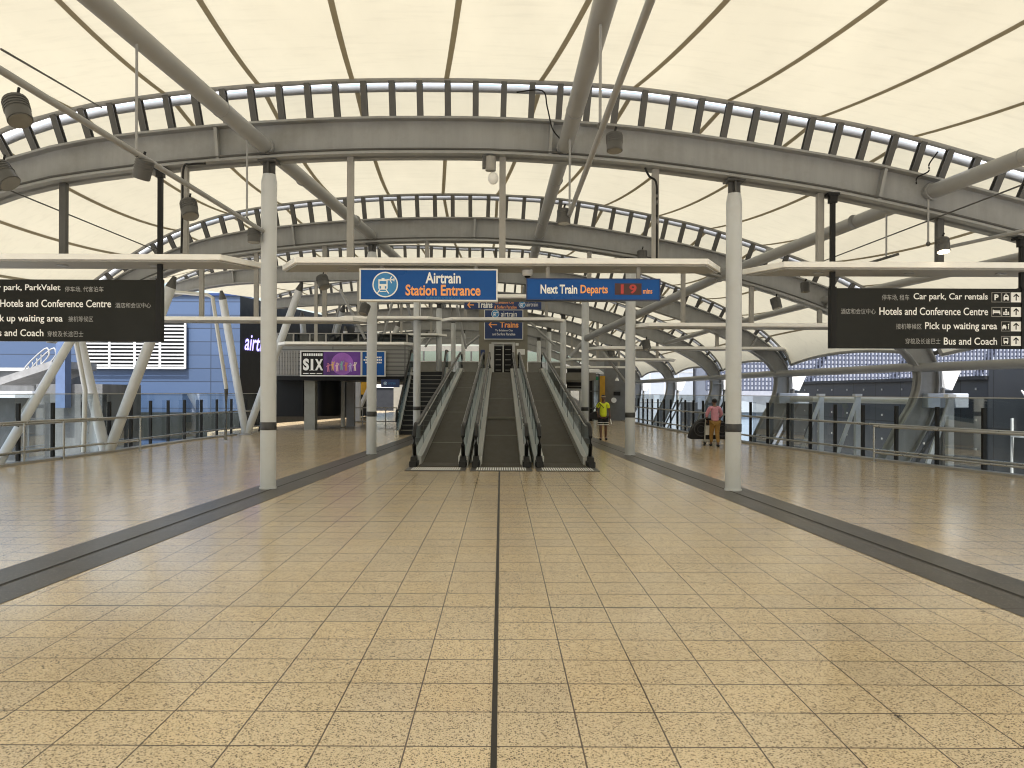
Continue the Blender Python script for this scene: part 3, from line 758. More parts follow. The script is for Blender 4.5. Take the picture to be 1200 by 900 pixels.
for pr, kd in [((1161.5, 340.4, 1173, 352), 'p'), ((1173.3, 340.4, 1183.6, 352), 'car'), ((1184.4, 340.4, 1196, 352), 'arrow'), ((1161.5, 357.6, 1173, 369), 'bed'), ((1173.3, 357.6, 1183.6, 369), 'people'), ((1184.4, 357.6, 1196, 369), 'arrow'),
               ((1173, 374.6, 1183.6, 386), 'wait'), ((1184.4, 374.6, 1196, 386), 'arrow'), ((1173, 391.6, 1183.6, 403), 'bus'), ((1184.4, 391.6, 1196, 403), 'arrow')]:
    icon_box(t, pr, Yd, kd)
    if kd == 'p': text('P', (pr[0] + 3.2, pr[1] + 2.4, pr[2] - 3.4, pr[3] - 2.4), Yd - .003, 'white', t, .03)
t = direction_sign('charcoal direction sign cut by the left picture edge, first line reading Car park, ParkValet', (-40, 329.5, 187, 402), ((185.5, 0), (-42, 0)))
for s, pr, m, b in [('Car park, ParkValet', (-15.5, 335.3, 70.5, 344.4), 'white', .012), ('停车场, 代客泊车', (75.8, 337.6, 121, 344.2), 'hang', 0), ('Hotels and Conference Centre', (0, 353.2, 130, 362), 'white', .012),
                    ('酒店和会议中心', (135, 356.4, 176.7, 362.6), 'hang', 0), ('Pick up waiting area', (-12.8, 371, 73.3, 381.4), 'white', .012), ('接机等候区', (80, 372.6, 109, 379), 'hang', 0),
                    ('Bus and Coach', (-12.8, 388, 50.8, 396.2), 'white', .012), ('穿梭及长途巴士', (55.5, 390, 97.5, 396.6), 'hang', 0)]:
    text(s, pr, Yd, 'grey_letter' if m == 'hang' else m, t, b)

# header sign over the walkways and the sign on the tower
Yh = 27.9
t = thing('trains_header_sign', 'narrow dark blue trains sign hung behind and below the two big station signs', 'sign', at(589, 362, Yh))
r = rect(543.8, 352.2, 634, 362.4, Yh); plate('panel', r, Yh, .14, M['navy'], t)
obj('drop_bracket', MB().box(r[0] + .3, Yh + .04, r[3] - .002, r[0] + .38, Yh + .1, 5.4).box(r[2] - .38, Yh + .04, r[3] - .002, r[2] - .3, Yh + .1, 5.4), M['hang'], t)
text('Trains', (558.7, 353.4, 576.7, 361), Yh, 'white', t, .03)
text('To Brisbane City', (579, 353, 602, 356.6), Yh, 'orange', t, .01); text('& Surfers Paradise', (579, 358, 605, 361.6), Yh, 'orange', t, .01)
c = at(611.5, 357, Yh); train_badge(t, c.x, c.z, 4 * Yh / F, Yh)
text('airtrain', (616.5, 354.5, 630, 359), Yh, 'white', t, 0)
def arrow_left(parent, px0, py0, px1, py1, Y, mat):
    x0, z0, x1, z1 = rect(px0, py0, px1, py1, Y); zc = (z0 + z1) / 2; h = (z1 - z0) / 2; th = h * .34; g = MB(); up = (0, 1, 0)
    g.beam((x0 + th * .6, Y - .006, zc), (x1, Y - .006, zc), th, .004, up); g.beam((x0, Y - .006, zc - th * .3), (x0 + h * .95, Y - .006, z1), th, .0036, up); g.beam((x0, Y - .006, zc + th * .3), (x0 + h * .95, Y - .006, z0), th, .0032, up)
    obj('arrow', g, mat, parent)
arrow_left(t, 547.5, 354, 555, 361, Yh, M['orange'])
Yt = 42.08
t = thing('trains_sign', 'square dark blue sign with orange arrow and Trains lettering on the lift tower', 'sign', at(590, 398, Yt))
r = rect(568, 363.5, 612, 397, Yt); plate('panel', r, Yt, .1, M['navy'], t); frame(r, Yt - .01, .035, .11, M['ivory'], t)
c = at(580, 367.8, Yt); train_badge(t, c.x, c.z, 4.6 * Yt / F, Yt)
text('airtrain', (586.7, 365, 605.3, 371), Yt, 'white', t, 0); text('Trains', (585.5, 377, 607.3, 384), Yt, 'orange', t, .03)
text('To Brisbane City', (580, 386, 600.7, 388.9), Yt, 'white', t, .01); text('and Surfers Paradise', (576.7, 390, 603.5, 393), Yt, 'white', t, .01)
arrow_left(t, 572.7, 377, 582.2, 384, Yt, M['orange'])
# ================================================================== MOVING WALKWAYS
YB, YI, YT, ZT = 17.35, 18.3, 37.2, 2.5
def zw(y): return 0 if y < YI else (ZT if y > YT else ZT * (y - YI) / (YT - YI))
WY = [17.35, 17.9, 18.3, 18.7] + [19.5 + i * 1.6 for i in range(11)] + [36.8, 37.2, 37.6, 38.6]
M['deck'] = pbr('walkway_deck', (.60, .595, .56), .34, metal=.55, var=.05, scale=1, streak=(1, .12, 1))
M['comb'] = pbr('comb_plate', (.06, .055, .05), .4, metal=.4)
M['belt_line'] = pbr('belt_joint', (.22, .21, .17), .5)
walk_lab = ['left moving walkway sloping up with grey belt and glass sides', 'middle moving walkway sloping up towards the lift doors, with grey belt', 'right moving walkway sloping up with grey belt and glass sides']
WX = [(-1.86, -.81), (-.53, .555), (.83, 1.93)]
for i, (xa, xb) in enumerate(WX):
    t = thing('moving_walkway', walk_lab[i], 'moving walkway', ((xa + xb) / 2, YB, 0), 'three sloping moving walkways')
    mb = MB(); a = xa + .10; b = xb - .10
    mb.strip([(a, y, zw(y) + .025) for y in WY], [(b, y, zw(y) + .025) for y in WY]); obj('belt', mb, M['belt'], t)
    mb = MB(); mb.sweep = None
    for y in {0: (20.6, 25.5, 31.5), 1: (21.6, 24.4, 28.5), 2: (20.3, 28.0)}[i]:
        mb.strip([(a, y, zw(y) + .030), (a, y + .05, zw(y + .05) + .030)], [(b, y, zw(y) + .030), (b, y + .05, zw(y + .05) + .030)])
    if i == 1: mb.beam((a, 24.2, zw(24.2) + .06), (b, 24.2, zw(24.2) + .06), .10, .07)
    obj('belt_joint', mb, M['belt_line'], t)
    mb = MB(); mb.box(xa - .09, YB - .78, .001, xb + .09, YB + .02, .014); obj('comb_plate', mb, M['comb'], t)
    mb = MB(); n = 22
    for q in range(n):
        x = lerp(xa + .02, xb - .02, (q + .5) / n); mb.box(x - .012, YB - .72, .016, x + .012, YB - .12, .019)
    obj('tread_strips', mb, M['white'], t)
    for s, x in ((-1, xa), (1, xb)):
        inn = -s                                                   # towards the belt
        x0, x1 = sorted((x + inn * .12, x - inn * .10))
        mb = MB()                                                  # metal deck at the foot of the glass
        for y0, y1 in zip(WY[1:-1], WY[2:]):
            z0, z1 = zw(y0), zw(y1)
            mb.add([(x0, y0, z0), (x1, y0, z0), (x1, y1, z1), (x0, y1, z1), (x0, y0, z0 + .20), (x1, y0, z0 + .20), (x1, y1, z1 + .20), (x0, y1, z1 + .20)],
                   [(0, 1, 5, 4), (1, 2, 6, 5), (2, 3, 7, 6), (3, 0, 4, 7), (4, 5, 6, 7)])
        obj('skirt_deck', mb, M['deck'], t)
        mb = MB(); mb.box(x - .085, YB - .02, .015, x + .085, YB + .42, .13); mb.prism([(YB - .12, .015), (YB + .3, .015), (YB + .3, .24), (YB + .08, .22)], 'x', x - .065, x + .065); obj('newel_base', mb, M['black'], t, bevel=.01)
        mb = MB()
        A = [(x, y, zw(y) + .2) for y in WY[1:]]; B = [(x, y, zw(y) + .86) for y in WY[1:]]
        arc = [(x, 17.9 - .33 * math.sin(q), .53 - .33 * math.cos(q)) for q in (R(15), R(45), R(75), R(105), R(135), R(165))]
        o = len(mb.v); mb.strip(A, B)
        mb.add([(x, 17.9, .2)] + arc + [(x, 17.9, .86)], [tuple(range(8))])
        obj('side_glass', mb, M['glass_blue'], t)
        hr = [(x, 18.25, .16), (x, 17.95, .15)] + [(x, 17.9 - .37 * math.sin(q), .53 - .38 * math.cos(q)) for q in (R(20), R(50), R(80), R(110), R(140), R(165))] + [(x, y, zw(y) + .91) for y in WY[1:-1]]
        hr += [(x, 38.6 + .35 * math.sin(q), ZT + .53 + .38 * math.cos(q)) for q in (R(0), R(60), R(120), R(170))]
        mb = MB(); mb.tube(hr, .042, 10); obj('handrail', mb, M['rubber'], t, 60)
        mb = MB(); mb.tube([(x + inn * .045, y, zw(y) + .875) for y in WY[1:-1]], .018, 6); obj('handrail_trim', mb, M['stainless'], t, 60)
        # glass joints
        for y in [19.6 + 2.0 * q for q in range(9)]:
            mb = MB(); mb.box(x - .006, y - .012, zw(y) + .2, x + .006, y + .012, zw(y) + .86); obj('glass_joint', mb, M['dark_steel'], t)
    # side cladding of the truss down to the floor
    mb = MB()
    for x in (xa - .12, xb + .12):
        mb.prism([(YI + .2, .01), (38.6, .01), (38.6, ZT - .02), (YT, ZT - .02)], 'x', x - .02 * (1 if x == xa - .12 else -1), x)
    obj('truss_cladding', mb, M['grey_wall'], t)
mbp = MB()
for x0, x1 in ((-.71, -.63), (.655, .73)):
    pass

# escalator with dark steps left of the walkways
t = thing('escalator', 'dark escalator with black steps climbing to the landing, left of the walkways', 'escalator', (-3.1, 30.6, 0))
mb = MB(); ns = 14; y0, y1 = 30.7, 35.1
for q in range(ns):
    ya = lerp(y0, y1, q / ns); yb = lerp(y0, y1, (q + 1) / ns); zt = 2.5 * (q + 1) / ns
    mb.box(-3.78, ya + .002, 0.001 if q == 0 else 2.5 * (q - .4) / ns, -2.42, yb + .05, zt - .002 * (q == ns - 1))
obj('steps', mb, M['clad_dark'], t)
mb = MB()
for q in range(ns):
    ya = lerp(y0, y1, q / ns); zt = 2.5 * (q + 1) / ns; mb.box(-3.76, ya - .006, zt - .03, -2.44, ya + .03, zt + .003)
obj('step_edges', mb, M['grey_wall'], t)
for x in (-3.86, -2.36):
    P = [(x, 30.2, .5), (x, 30.3, .9), (x, 30.8, .95), (x, 35.1, 3.40), (x, 36.2, 3.42)]
    mb = MB(); mb.tube(P, .045, 8); obj('handrail', mb, M['rubber'], t, 60)
    mb = MB(); mb.prism([(30.3, .01), (30.9, .01), (35.2, 2.45), (36.2, 2.45), (36.2, 3.3), (35.1, 3.28), (30.8, .84), (30.3, .8)], 'x', x - .012, x + .012); obj('side_glass', mb, M['glass_blue'], t)
    mb = MB(); mb.prism([(30.3, .005), (35.3, .005), (36.2, 2.5), (35.2, 2.68), (30.8, .22), (30.3, .18)], 'x', x - .07, x + .07 ); obj('skirt', mb, M['deck'], t)
t = thing('notice_board', 'small white notice plate at the upper left side of the dark escalator', 'notice', at(478, 439, 34.6)); plate('board', rect(473, 436.5, 485.5, 441.5, 34.6), 34.6, .05, M['white'], t)
tag(t, t['label'], 'notice')

# upper landing with its parapet, structure of the building
mb = MB(); mb.prism([(-4.0, 35.15), (-2.0, 35.15), (-2.0, 38.62), (2.05, 38.62), (2.05, 37.0), (4.3, 37.0), (4.3, 67), (-9, 67), (-9, 47.3), (-4.0, 47.3)], 'z', 2.18, 2.5); struct('landing', mb, M['grey_wall'])
t = thing('landing_wall', 'low grey parapet wall with white sill at the back of the upper landing', 'wall', (-1, 47, 2.5))
mb = MB(); mb.box(wx(478, 47), 47, 2.5, -1.3, 47.2, 3.34).box(1.55, 47, 2.5, 3.6, 47.2, 3.34); obj('wall', mb, M['grey_wall'], t)
mb = MB(); mb.box(wx(478, 47), 46.95, 3.342, -1.3, 47.25, 3.40).box(1.55, 46.95, 3.342, 3.6, 47.25, 3.40); obj('sill', mb, M['ivory'], t)
t = thing('undercroft_wall', 'plain dark wall closing the space under the upper landing', 'wall', (0, 41, 0)); mb = MB(); mb.box(-2.2, 41, 0, 3.2, 41.2, 2.17); obj('wall', mb, M['clad_dark'], t)
# lift tower
Yt0 = 42.2
t = thing('lift_tower', 'grey brown lift tower with dark glazed double doors above the walkways', 'lift', (0.1, Yt0, 2.5))
xa, xb = wx(561, Yt0), wx(618, Yt0)
dx0, dx1, dzt = wx(577, Yt0), wx(602, Yt0), wz(403.5, Yt0)
mb = MB(); mb.box(xa, Yt0, 2.502, dx0, Yt0 + 1.4, 6.3).box(dx1, Yt0, 2.502, xb, Yt0 + 1.4, 6.3).box(dx0, Yt0, dzt, dx1, Yt0 + 1.4, 6.3); obj('tower_wall', mb, M['tower'] if 'tower' in M else M.setdefault('tower', pbr('tower_wall', (.20, .185, .145), .5, var=.06, scale=1)), t)
xm = (dx0 + dx1) / 2
for a, b in ((dx0 + .08, xm - .03), (xm + .03, dx1 - .08)):
    d = plate('door', (a, 2.51, b, dzt - .08), Yt0 + .12, .05, M['black'], t)
    g = MB(); 
    for q in range(1, 6): g.box(a + .08, Yt0 + .112, lerp(2.5, dzt, q / 6) - .015, b - .08, Yt0 + .118, lerp(2.5, dzt, q / 6) + .015)
    obj('door_glazing', g, M['hang'], d)
mb = MB(); mb.box(dx0 - .06, Yt0 - .03, 2.503, dx0 + .08, Yt0 + .1, dzt).box(dx1 - .08, Yt0 - .03, 2.503, dx1 + .06, Yt0 + .1, dzt).box(dx0 - .06, Yt0 - .03, dzt, dx1 + .06, Yt0 + .1, dzt + .1).box(xm - .03, Yt0 + .0, 2.503, xm + .03, Yt0 + .16, dzt); obj('door_frame', mb, M['galv'], t)
plate('call_panel', rect(605.5, 409, 615, 415.5, Yt0), Yt0 - .02, .018, M['ivory'], t); plate('notice', rect(573, 403, 577, 430, Yt0), Yt0 - .02, .018, M['galv'], t); plate('notice', rect(563, 410, 568, 417, Yt0), Yt0 - .02, .018, M['navy'], t); plate('lamp_box', rect(604, 402, 607.5, 405, Yt0), Yt0 - .06, .058, M['ivory'], t)

# glazed end wall far behind
Ye = 68.5
t = thing('end_wall', 'far glazed end wall with bright windows below the last arch', 'wall', (0, Ye, 0))
mb = MB(); mb.box(-9, Ye, -.5, 8, Ye + .3, 4.15); obj('lower_wall', mb, M['grey_wall'], t)
mb = MB(); mb.box(-9, Ye, 5.05, 8, Ye + .3, 5.5); obj('header', mb, M['grey_wall'], t)
mb = MB()
for q in range(9): x = -8.5 + q * 2.0; mb.box(x - .07, Ye, 4.152, x + .07, Ye + .2, 5.048)
obj('mullion', mb, M['dark_steel'], t)
mb = MB(); mb.box(-9, Ye + .1, 4.152, 8, Ye + .11, 5.048); obj('window_glass', mb, M['glass'], t)

# ================================================================== LEFT SIDE
def arm(t, p, q, r=.13):
    p, q = Vector(p), Vector(q); d = (q - p).normalized()
    mb = MB(); mb.tube([p, q - d * .35], r, 18); obj('arm', mb, M['strut'], t, 40)
    mb = MB(); mb.tube([q - d * .35, q - d * .05], [r, r * .35], 14); obj('arm_tip', mb, M['dark_steel'], t, 40)
for lab, base, tops, r in [
    ('leaning pale strut crossing the lower left corner by the handrail', (-10.72, 17.25, -.12), [(-10.6, 20.9, 3.6), (-11.2, 14.2, 3.7)], .105),
    ('V shaped pair of thick pale struts standing under the left direction sign', (-10.3, 21.35, -.12), [(-10.95, 21.0, 3.35), (-8.38, 21.0, 4.6)], .135),
    ('V shaped pair of pale struts before the black cladding, left of the nearest column', (-9.45, 30.3, -.05), [(-9.87, 28.75, 5.2), (-7.0, 28.75, 5.5)], .135),
    ('V shaped pair of pale struts rising behind the purple poster', (-9.2, 39.7, 0), [(-8.9, 36.4, 5.2), (-7.0, 36.4, 5.5)], .13),
    ('V shaped pair of pale struts right of the poster, behind the link bridge', (-7.9, 43.8, 0), [(-8.4, 43.8, 5.2), (-5.4, 43.8, 5.45)], .12),
    ('farthest V shaped pair of pale struts on the left', (-7.0, 51.4, 2.5), [(-8, 51.4, 5.2), (-4.6, 51.4, 5.45)], .12)]:
    t = thing('strut_pair', lab, 'strut', base, 'pale leaning struts along the left edge')
    for q in tops: arm(t, base, q, r)
    mb = MB(); mb.lathe(base, [(r * 1.9, -.1), (r * 1.9, .04), (r * 1.3, .1)], 16); obj('base_plate', mb, M['hang'], t, 40)
# thin cross braces seen above the walkways
for i, (a, b, Y, lab) in enumerate([((475, 352), (489, 396), 38, 'dark slanting brace between the third and second left columns'), ((535, 358), (546, 409), 40, 'dark slanting brace left of the trains sign'),
                          ((514, 382), (498, 407), 42, 'short brace leaning left behind the third left column'), ((545, 407), (562, 393), 41, 'short brace leaning into the lift tower'),
                          ((619, 376), (650, 405), 42, 'pale slanting brace right of the lift tower'), ((694, 388), (668, 418), 33, 'fat grey brace leaning beside the third right column'),
                          ((697, 400), (733, 447), 36, 'pale slanting brace behind the second right column'), ((398, 340), (428, 398), 34, 'dark slanting brace left of the second left column'),
                          ((460, 352), (446, 408), 36, 'thin dark brace crossing behind the second left column'), ((405, 330), (385, 410), 39, 'thin grey brace above the purple poster')]):
    mb = MB(); mb.tube([at(*a, Y), at(*b, Y)], .085 if i in (5,) else .06, 10); o = obj('brace', mb, M['tube'], None, 40); tag(o, lab, 'brace', 'slanting braces around the walkways')
# bent galvanised posts
for lab, P in [('bent galvanised pipe post beside the left direction sign', [at(86, 380, 20.4), at(89, 403, 20.4), at(99.6, 459, 20.4), at(98.2, 532, 20.4)]),
               ('bent galvanised pipe post between the two strut pairs on the left', [at(205, 344, 25.5), at(243, 347, 25.5), at(248.6, 350, 25.5), at(265.2, 457, 25.5), at(264.6, 517, 25.5)])]:
    mb = MB(); mb.tube(P, .06, 10); o = obj('pipe_post', mb, M['galv'], None, 40); tag(o, lab, 'post')

def along(tab, y0, y1, step):
    out = []; y = y0
    while y <= y1: out.append((interp(tab, y), y)); y += step
    return out
def fence(label, tab, s, y0, y1, off, step=1.22):
    pts = [(x + s * off, y) for x, y in along(tab, y0, y1, step)]
    t = thing('balustrade', label, 'balustrade', (pts[0][0], pts[0][1], 0))
    for i, (x, y) in enumerate(pts):
        mb = MB(); mb.box(x - .035, y - .04, -.35, x + .035, y + .04, 1.32); obj('post', mb, M['black'], t)
        if i + 1 < len(pts):
            x2, y2 = pts[i + 1]; mb = MB(); xo = s * .07
            mb.add([(x + xo, y, -.3), (x2 + xo, y2, -.3), (x2 + xo, y2, 1.52), (x + xo, y, 1.52)], [(0, 1, 2, 3)])
            obj('glass_pane', mb, M['glass'], t)
    for z in (.86, .24):
        mb = MB(); mb.tube([(x - s * .12, y, z) for x, y in pts], .030, 8); obj('rail', mb, M['stainless'], t, 60)
    mb = MB(); mb.tube([(x + s * .07, y, 1.525) for x, y in pts], .012, 6); obj('cap_rail', mb, M['galv'], t, 60)
fence('long glass balustrade with dark posts along the left floor edge', LE[:5] + [(34.5, -9.3)], -1, 14.4, 33.5, .12)
fence('long glass balustrade with dark posts along the right floor edge', RE, 1, 13.2, 46, .12)
def handrail(label, pts, tops, name='handrail_section'):
    t = thing('guard_rail', label, 'guard rail', (*pts[0], 0))
    for z, r in zip(tops, (.028, .022)):
        mb = MB(); mb.tube([(x, y, z) for x, y in pts], r, 10); obj('rail', mb, M['stainless'], t, 60)
    for x, y in pts:
        mb = MB(); mb.tube([(x, y, .0), (x, y, tops[0])], .026, 10); mb.lathe((x, y, 0), [(.06, .001), (.06, .012)], 14); obj('post', mb, M['stainless'], t, 40)
handrail('short steel guard rail in front of the glass at the lower left', [(-10.35, 14.6), (-10.35, 16.4), (-10.42, 17.85), (-10.22, 19.1), (-9.6, 21.75)], (.92, .28))
handrail('short steel guard rail in front of the glass at the far right', [(8.80, 19.25), (10.45, 13.4)], (.84, .22))
handrail('steel railing beyond the link bridge, right of the hanging black drum', [(wx(412, 39), 39), (wx(425, 39), 39), (wx(438, 39), 39), (wx(452, 39), 39), (wx(465, 39), 39)], (.85, .2))

# blue clad building with black side
t = thing('blue_building', 'blue metal clad building with white louvred window beyond the left edge', 'building', (-20, 38, -7))
bx0, by0, bz1 = -12.15, 38.0, 6.05
mb = MB(); mb.prism([(-60, by0), (bx0, by0), (bx0 + .0, by0 + 3), (-60, by0 + 20)], 'z', -7, bz1); obj('front_cladding', mb, M['blue_clad'], t)
mb = MB(); mb.prism([(bx0 + .01, by0 - .02), (-9.3, 52), (-9.3, 60), (-30, 60), (bx0 - .4, by0 + 2.5)], 'z', -1.0, bz1 - .02); obj('side_cladding', mb, M['black_wall'], t)
mb = MB(); mb.box(-60, by0 - .08, bz1 + .003, bx0 + .05, by0 + 3, bz1 + .12); obj('roof_edge', mb, M['navy'], t)
r = rect(100, 377, 218, 432, by0 - .1)
w = plate('window', r, by0 - .12, .08, M['black_wall'], t)
mb = MB()
for q in range(13):
    z = lerp(r[1], r[3], (q + .5) / 13); mb.box(r[0], by0 - .20, z - .036, r[2], by0 - .15, z + .036)
obj('louvres', mb, M['louvre'] if 'louvre' in M else M.setdefault('louvre', pbr('louvre_white', (.55, .56, .57), .5)), w)
mb = MB()
for q in range(5): x = lerp(r[0], r[2], q / 4); mb.box(x - .05, by0 - .24, r[1] - .06, x + .05, by0 - .205, r[3] + .06)
mb.box(r[0], by0 - .23, r[1] - .08, r[2], by0 - .20, r[1] + .02); mb.box(r[0], by0 - .23, r[3] - .02, r[2], by0 - .20, r[3] + .08); obj('window_frame', mb, M['louvre'], w)
mb = MB(); mb.box(-60, by0 - .05, -.6, bx0, by0 - .003, .62); obj('plinth', mb, pbr('plinth', (.020, .023, .022), .6, spec=.2), t)
neon = thing('neon_sign', 'violet glowing script sign high on the black cladding', 'sign', (-12, 38.6, 4))
M['neon'] = pbr('neon_violet', (.35, .3, .9), .4, emit=(.42, .36, 1.0), estr=.9)
# concrete works outside at the lower left
def boxes(name, label, cat, pr, Y, dep, mat, part='body'):
    t = thing(name, label, cat, at((pr[0] + pr[2]) / 2, pr[3], Y)); r = rect(*pr, Y); mb = MB(); mb.box(r[0], Y, r[1], r[2], Y + dep, r[3]); obj(part, mb, mat, t); return t, r
t, r = boxes('concrete_wall', 'stained concrete wall seen through the glass at the lower left', 'wall', (42, 452, 120, 690), 28, 3, M['concrete'])
mb = MB(); mb.prism([(r[0] - 1.2, r[3] - .05), (r[0] + .6, r[3] + .55), (r[0] + .6, r[3] + .80), (r[0] - 1.2, r[3] + .2)], 'y', 27.9, 31); obj('sloping_coping', mb, pbr('coping', (.20, .205, .21), .8, var=.25), t)
t, r = boxes('concrete_ledge', 'pale concrete ledge with parapet at the left picture edge beyond the glass', 'ledge', (-90, 437, 44, 462), 30, 4, M['concrete'])
mb = MB(); mb.box(r[0], 29.9, r[3] + .003, r[2] + .4, 30.3, r[3] + .12).box(r[0], 29.85, r[1] - .2, r[2], 29.99, r[1] + .05); obj('coping', mb, M['pale'], t)
mb = MB(); mb.box(r[0], 31, -7, r[2], 33.8, r[1] - .003); obj('wall', mb, M['concrete'], t)
t, r = boxes('blue_pier', 'slim light blue pier standing before the concrete wall on the left', 'pier', (65, 395, 76, 480), 27.5, .4, pbr('blue_pier', (.07, .11, .21), .5))
t = thing('ladder_rail', 'looped grey tube handrail of a stair outside at the left', 'handrail', at(45, 440, 29))
for dx in (0, 8):
    mb = MB(); mb.tube(smooth_curve([tuple(at(px + dx, py, 29 + dx * .08)) for px, py in ((28, 444), (30, 432), (52, 411), (57, 414), (55, 422), (34, 443), (30, 446))], 3), .03, 8); obj('tube', mb, M['tube'], t, 60)
for q in range(4):
    mb = MB(); mb.tube([at(33 + q * 5, 431 - q * 4.5, 29.1), at(33 + q * 5, 446 - q * 4, 29.1)], .02, 6); obj('post', mb, M['galv'], t, 60)
# link bridge with posters
Yb = 34.0
t = thing('link_bridge', 'grey link bridge with dark underside carrying the posters at left', 'bridge', (-6.6, Yb, 0))
r = rect(323, 400, 478, 446.5, Yb)
mb = MB(); mb.box(r[0], Yb, wz(441.5, Yb), r[2], Yb + 5, wz(403, Yb)); obj('fascia', mb, M['siding'] if 'siding' in M else M.setdefault('siding', clad_mat('grey_siding', (.20, .20, .19), (.07, .07, .07), 3.0, .17)), t)
mb = MB(); mb.box(r[0] - .05, Yb - .06, r[1], r[2], Yb + 5, wz(441.5, Yb) - .002); obj('underside_beam', mb, M['black_wall'], t)
mb = MB()
for q in range(14): x = lerp(wx(325, Yb), wx(349, Yb), q / 13); mb.box(x - .02, Yb - .04, wz(440, Yb), x + .02, Yb - .002, wz(412, Yb))
obj('slats', mb, M['hang'], t)
mb = MB(); mb.box(r[0], Yb + .1, wz(403, Yb) + .002, r[2], Yb + 3, wz(392, Yb)); obj('upper_glazing', mb, M['glass_dark'], t)
mb = MB()
for q in range(9): x = lerp(r[0] + .05, r[2] - .05, q / 8); mb.box(x - .03, Yb + .03, wz(403, Yb) + .002, x + .03, Yb + .097, wz(392, Yb))
mb.box(r[0], Yb + .02, wz(392, Yb), r[2], Yb + .12, wz(391, Yb)); obj('mullions', mb, M['hang'], t)
# poster box
Yp = Yb - .18
t = thing('billboard', 'wide lit purple and black poster box reading SIX on the link bridge', 'billboard', at(393, 441, Yp))
r = rect(353, 413, 422.5, 440.5, Yp); plate('backing', r, Yp, .16, M['black'], t); frame(r, Yp - .02, .045, .17, M['ivory'], t)
M['purple'] = pbr('poster_purple', (.11, .025, .24), .4, var=.5, scale=1.2)
M['purple_glow'] = pbr('poster_glow', (.30, .10, .45), .4, var=.3, scale=2)
plate('poster', (wx(379, Yp), r[1], r[2], r[3]), Yp - .006, .005, M['purple'], t)
g = MB(); g.lathe(((wx(401, Yp)), Yp - .008, wz(427, Yp)), [(.46, 0), (.46, .001)], 28, 'y'); obj('poster_glow', g, M['purple_glow'], t)
text('S', (355, 421, 362, 435), Yp - .002, 'white', t, .05); text('I', (364, 421.5, 367, 434.8), Yp - .002, 'white', t, .05); text('X', (369, 421.5, 378.5, 434.8), Yp - .002, 'white', t, .05)
g = MB()
for x0, x1, z0, z1 in ((355.2, 378.4, 415, 418),):
    for q in range(11): g.box(wx(x0 + q * 2.1, Yp), Yp - .004, wz(z1, Yp), wx(x0 + q * 2.1 + 1.5, Yp), Yp - .002, wz(z0, Yp))
for q in range(3): g.box(wx(355 + q * 8, Yp), Yp - .004, wz(439, Yp), wx(361.5 + q * 8, Yp), Yp - .002, wz(438, Yp))
for cx_ in (363.2, 367.8): g.box(wx(cx_ - .6, Yp), Yp - .004, wz(435, Yp), wx(cx_ + .6, Yp), Yp - .0035, wz(434.3, Yp))
obj('small_print', g, M['white'], t)
pal = [(.55, .18, .30), (.70, .42, .12), (.75, .5, .5), (.20, .45, .40), (.65, .22, .10), (.45, .40, .70), (.8, .65, .6)]
pm = [pbr('poster_figure', c, .5) for c in pal]
for q in range(7):
    cx_ = 384.5 + q * 5.2; g = MB(); hh = [0, 1.6, .6, 2.0, 1.0, .4, 1.2][q]; u = Yp / F
    def pp(a, b): return (wx(cx_ + a, Yp), wz(432.5 - b - hh, Yp))
    g.prism([pp(-1.2, -4), pp(-.3, -4), pp(0, 0), pp(.6, -4), pp(1.6, -4), pp(1.0, 2), pp(2.6, 4.6 + hh), pp(2.2, 5.2 + hh), pp(.8, 4), pp(-.8, 4), pp(-2.4, 2.2), pp(-2.5, 1.6), pp(-1.0, 2.2)], 'y', Yp - .012, Yp - .009)
    g.lathe((pp(0, 5.3)[0], Yp - .012, pp(0, 5.3)[1]), [(1.0 * u, 0), (1.0 * u, .003)], 10, 'y'); obj('poster_figure', g, pm[q], t)
t = thing('billboard', 'small blue poster box with white print, right of the purple poster', 'billboard', at(437, 441, Yp))
r = rect(424.5, 413, 450.5, 440.5, Yp); plate('backing', r, Yp, .16, M['blue'], t); frame(r, Yp - .02, .04, .17, M['ivory'], t)
g = MB()
for z, a, b in ((418.5, 428, 447), (421.5, 426, 448), (424.5, 428, 447)):
    q = a
    while q < b: g.box(wx(q, Yp), Yp - .004, wz(z + 1.8, Yp), wx(min(b, q + 1.6), Yp), Yp, wz(z, Yp)); q += 2.2
g.lathe((wx(437, Yp), Yp - .004, wz(434.5, Yp)), [(.07, 0), (.07, .003)], 16, 'y'); obj('small_print', g, M['white'], t)
t = thing('platform_sign', 'small navy sign hanging under the link bridge beside the escalator', 'sign', at(457, 454, 33.6)); r = rect(446.5, 445.2, 468, 454.3, 33.6); plate('panel', r, 33.6, .08, M['navy'], t)
c = at(451.5, 449.7, 33.6); train_badge(t, c.x, c.z, 2.0 * 33.6 / F, 33.6); text('airtrain', (455, 448, 463.5, 451), 33.6, 'circle_blue', t)
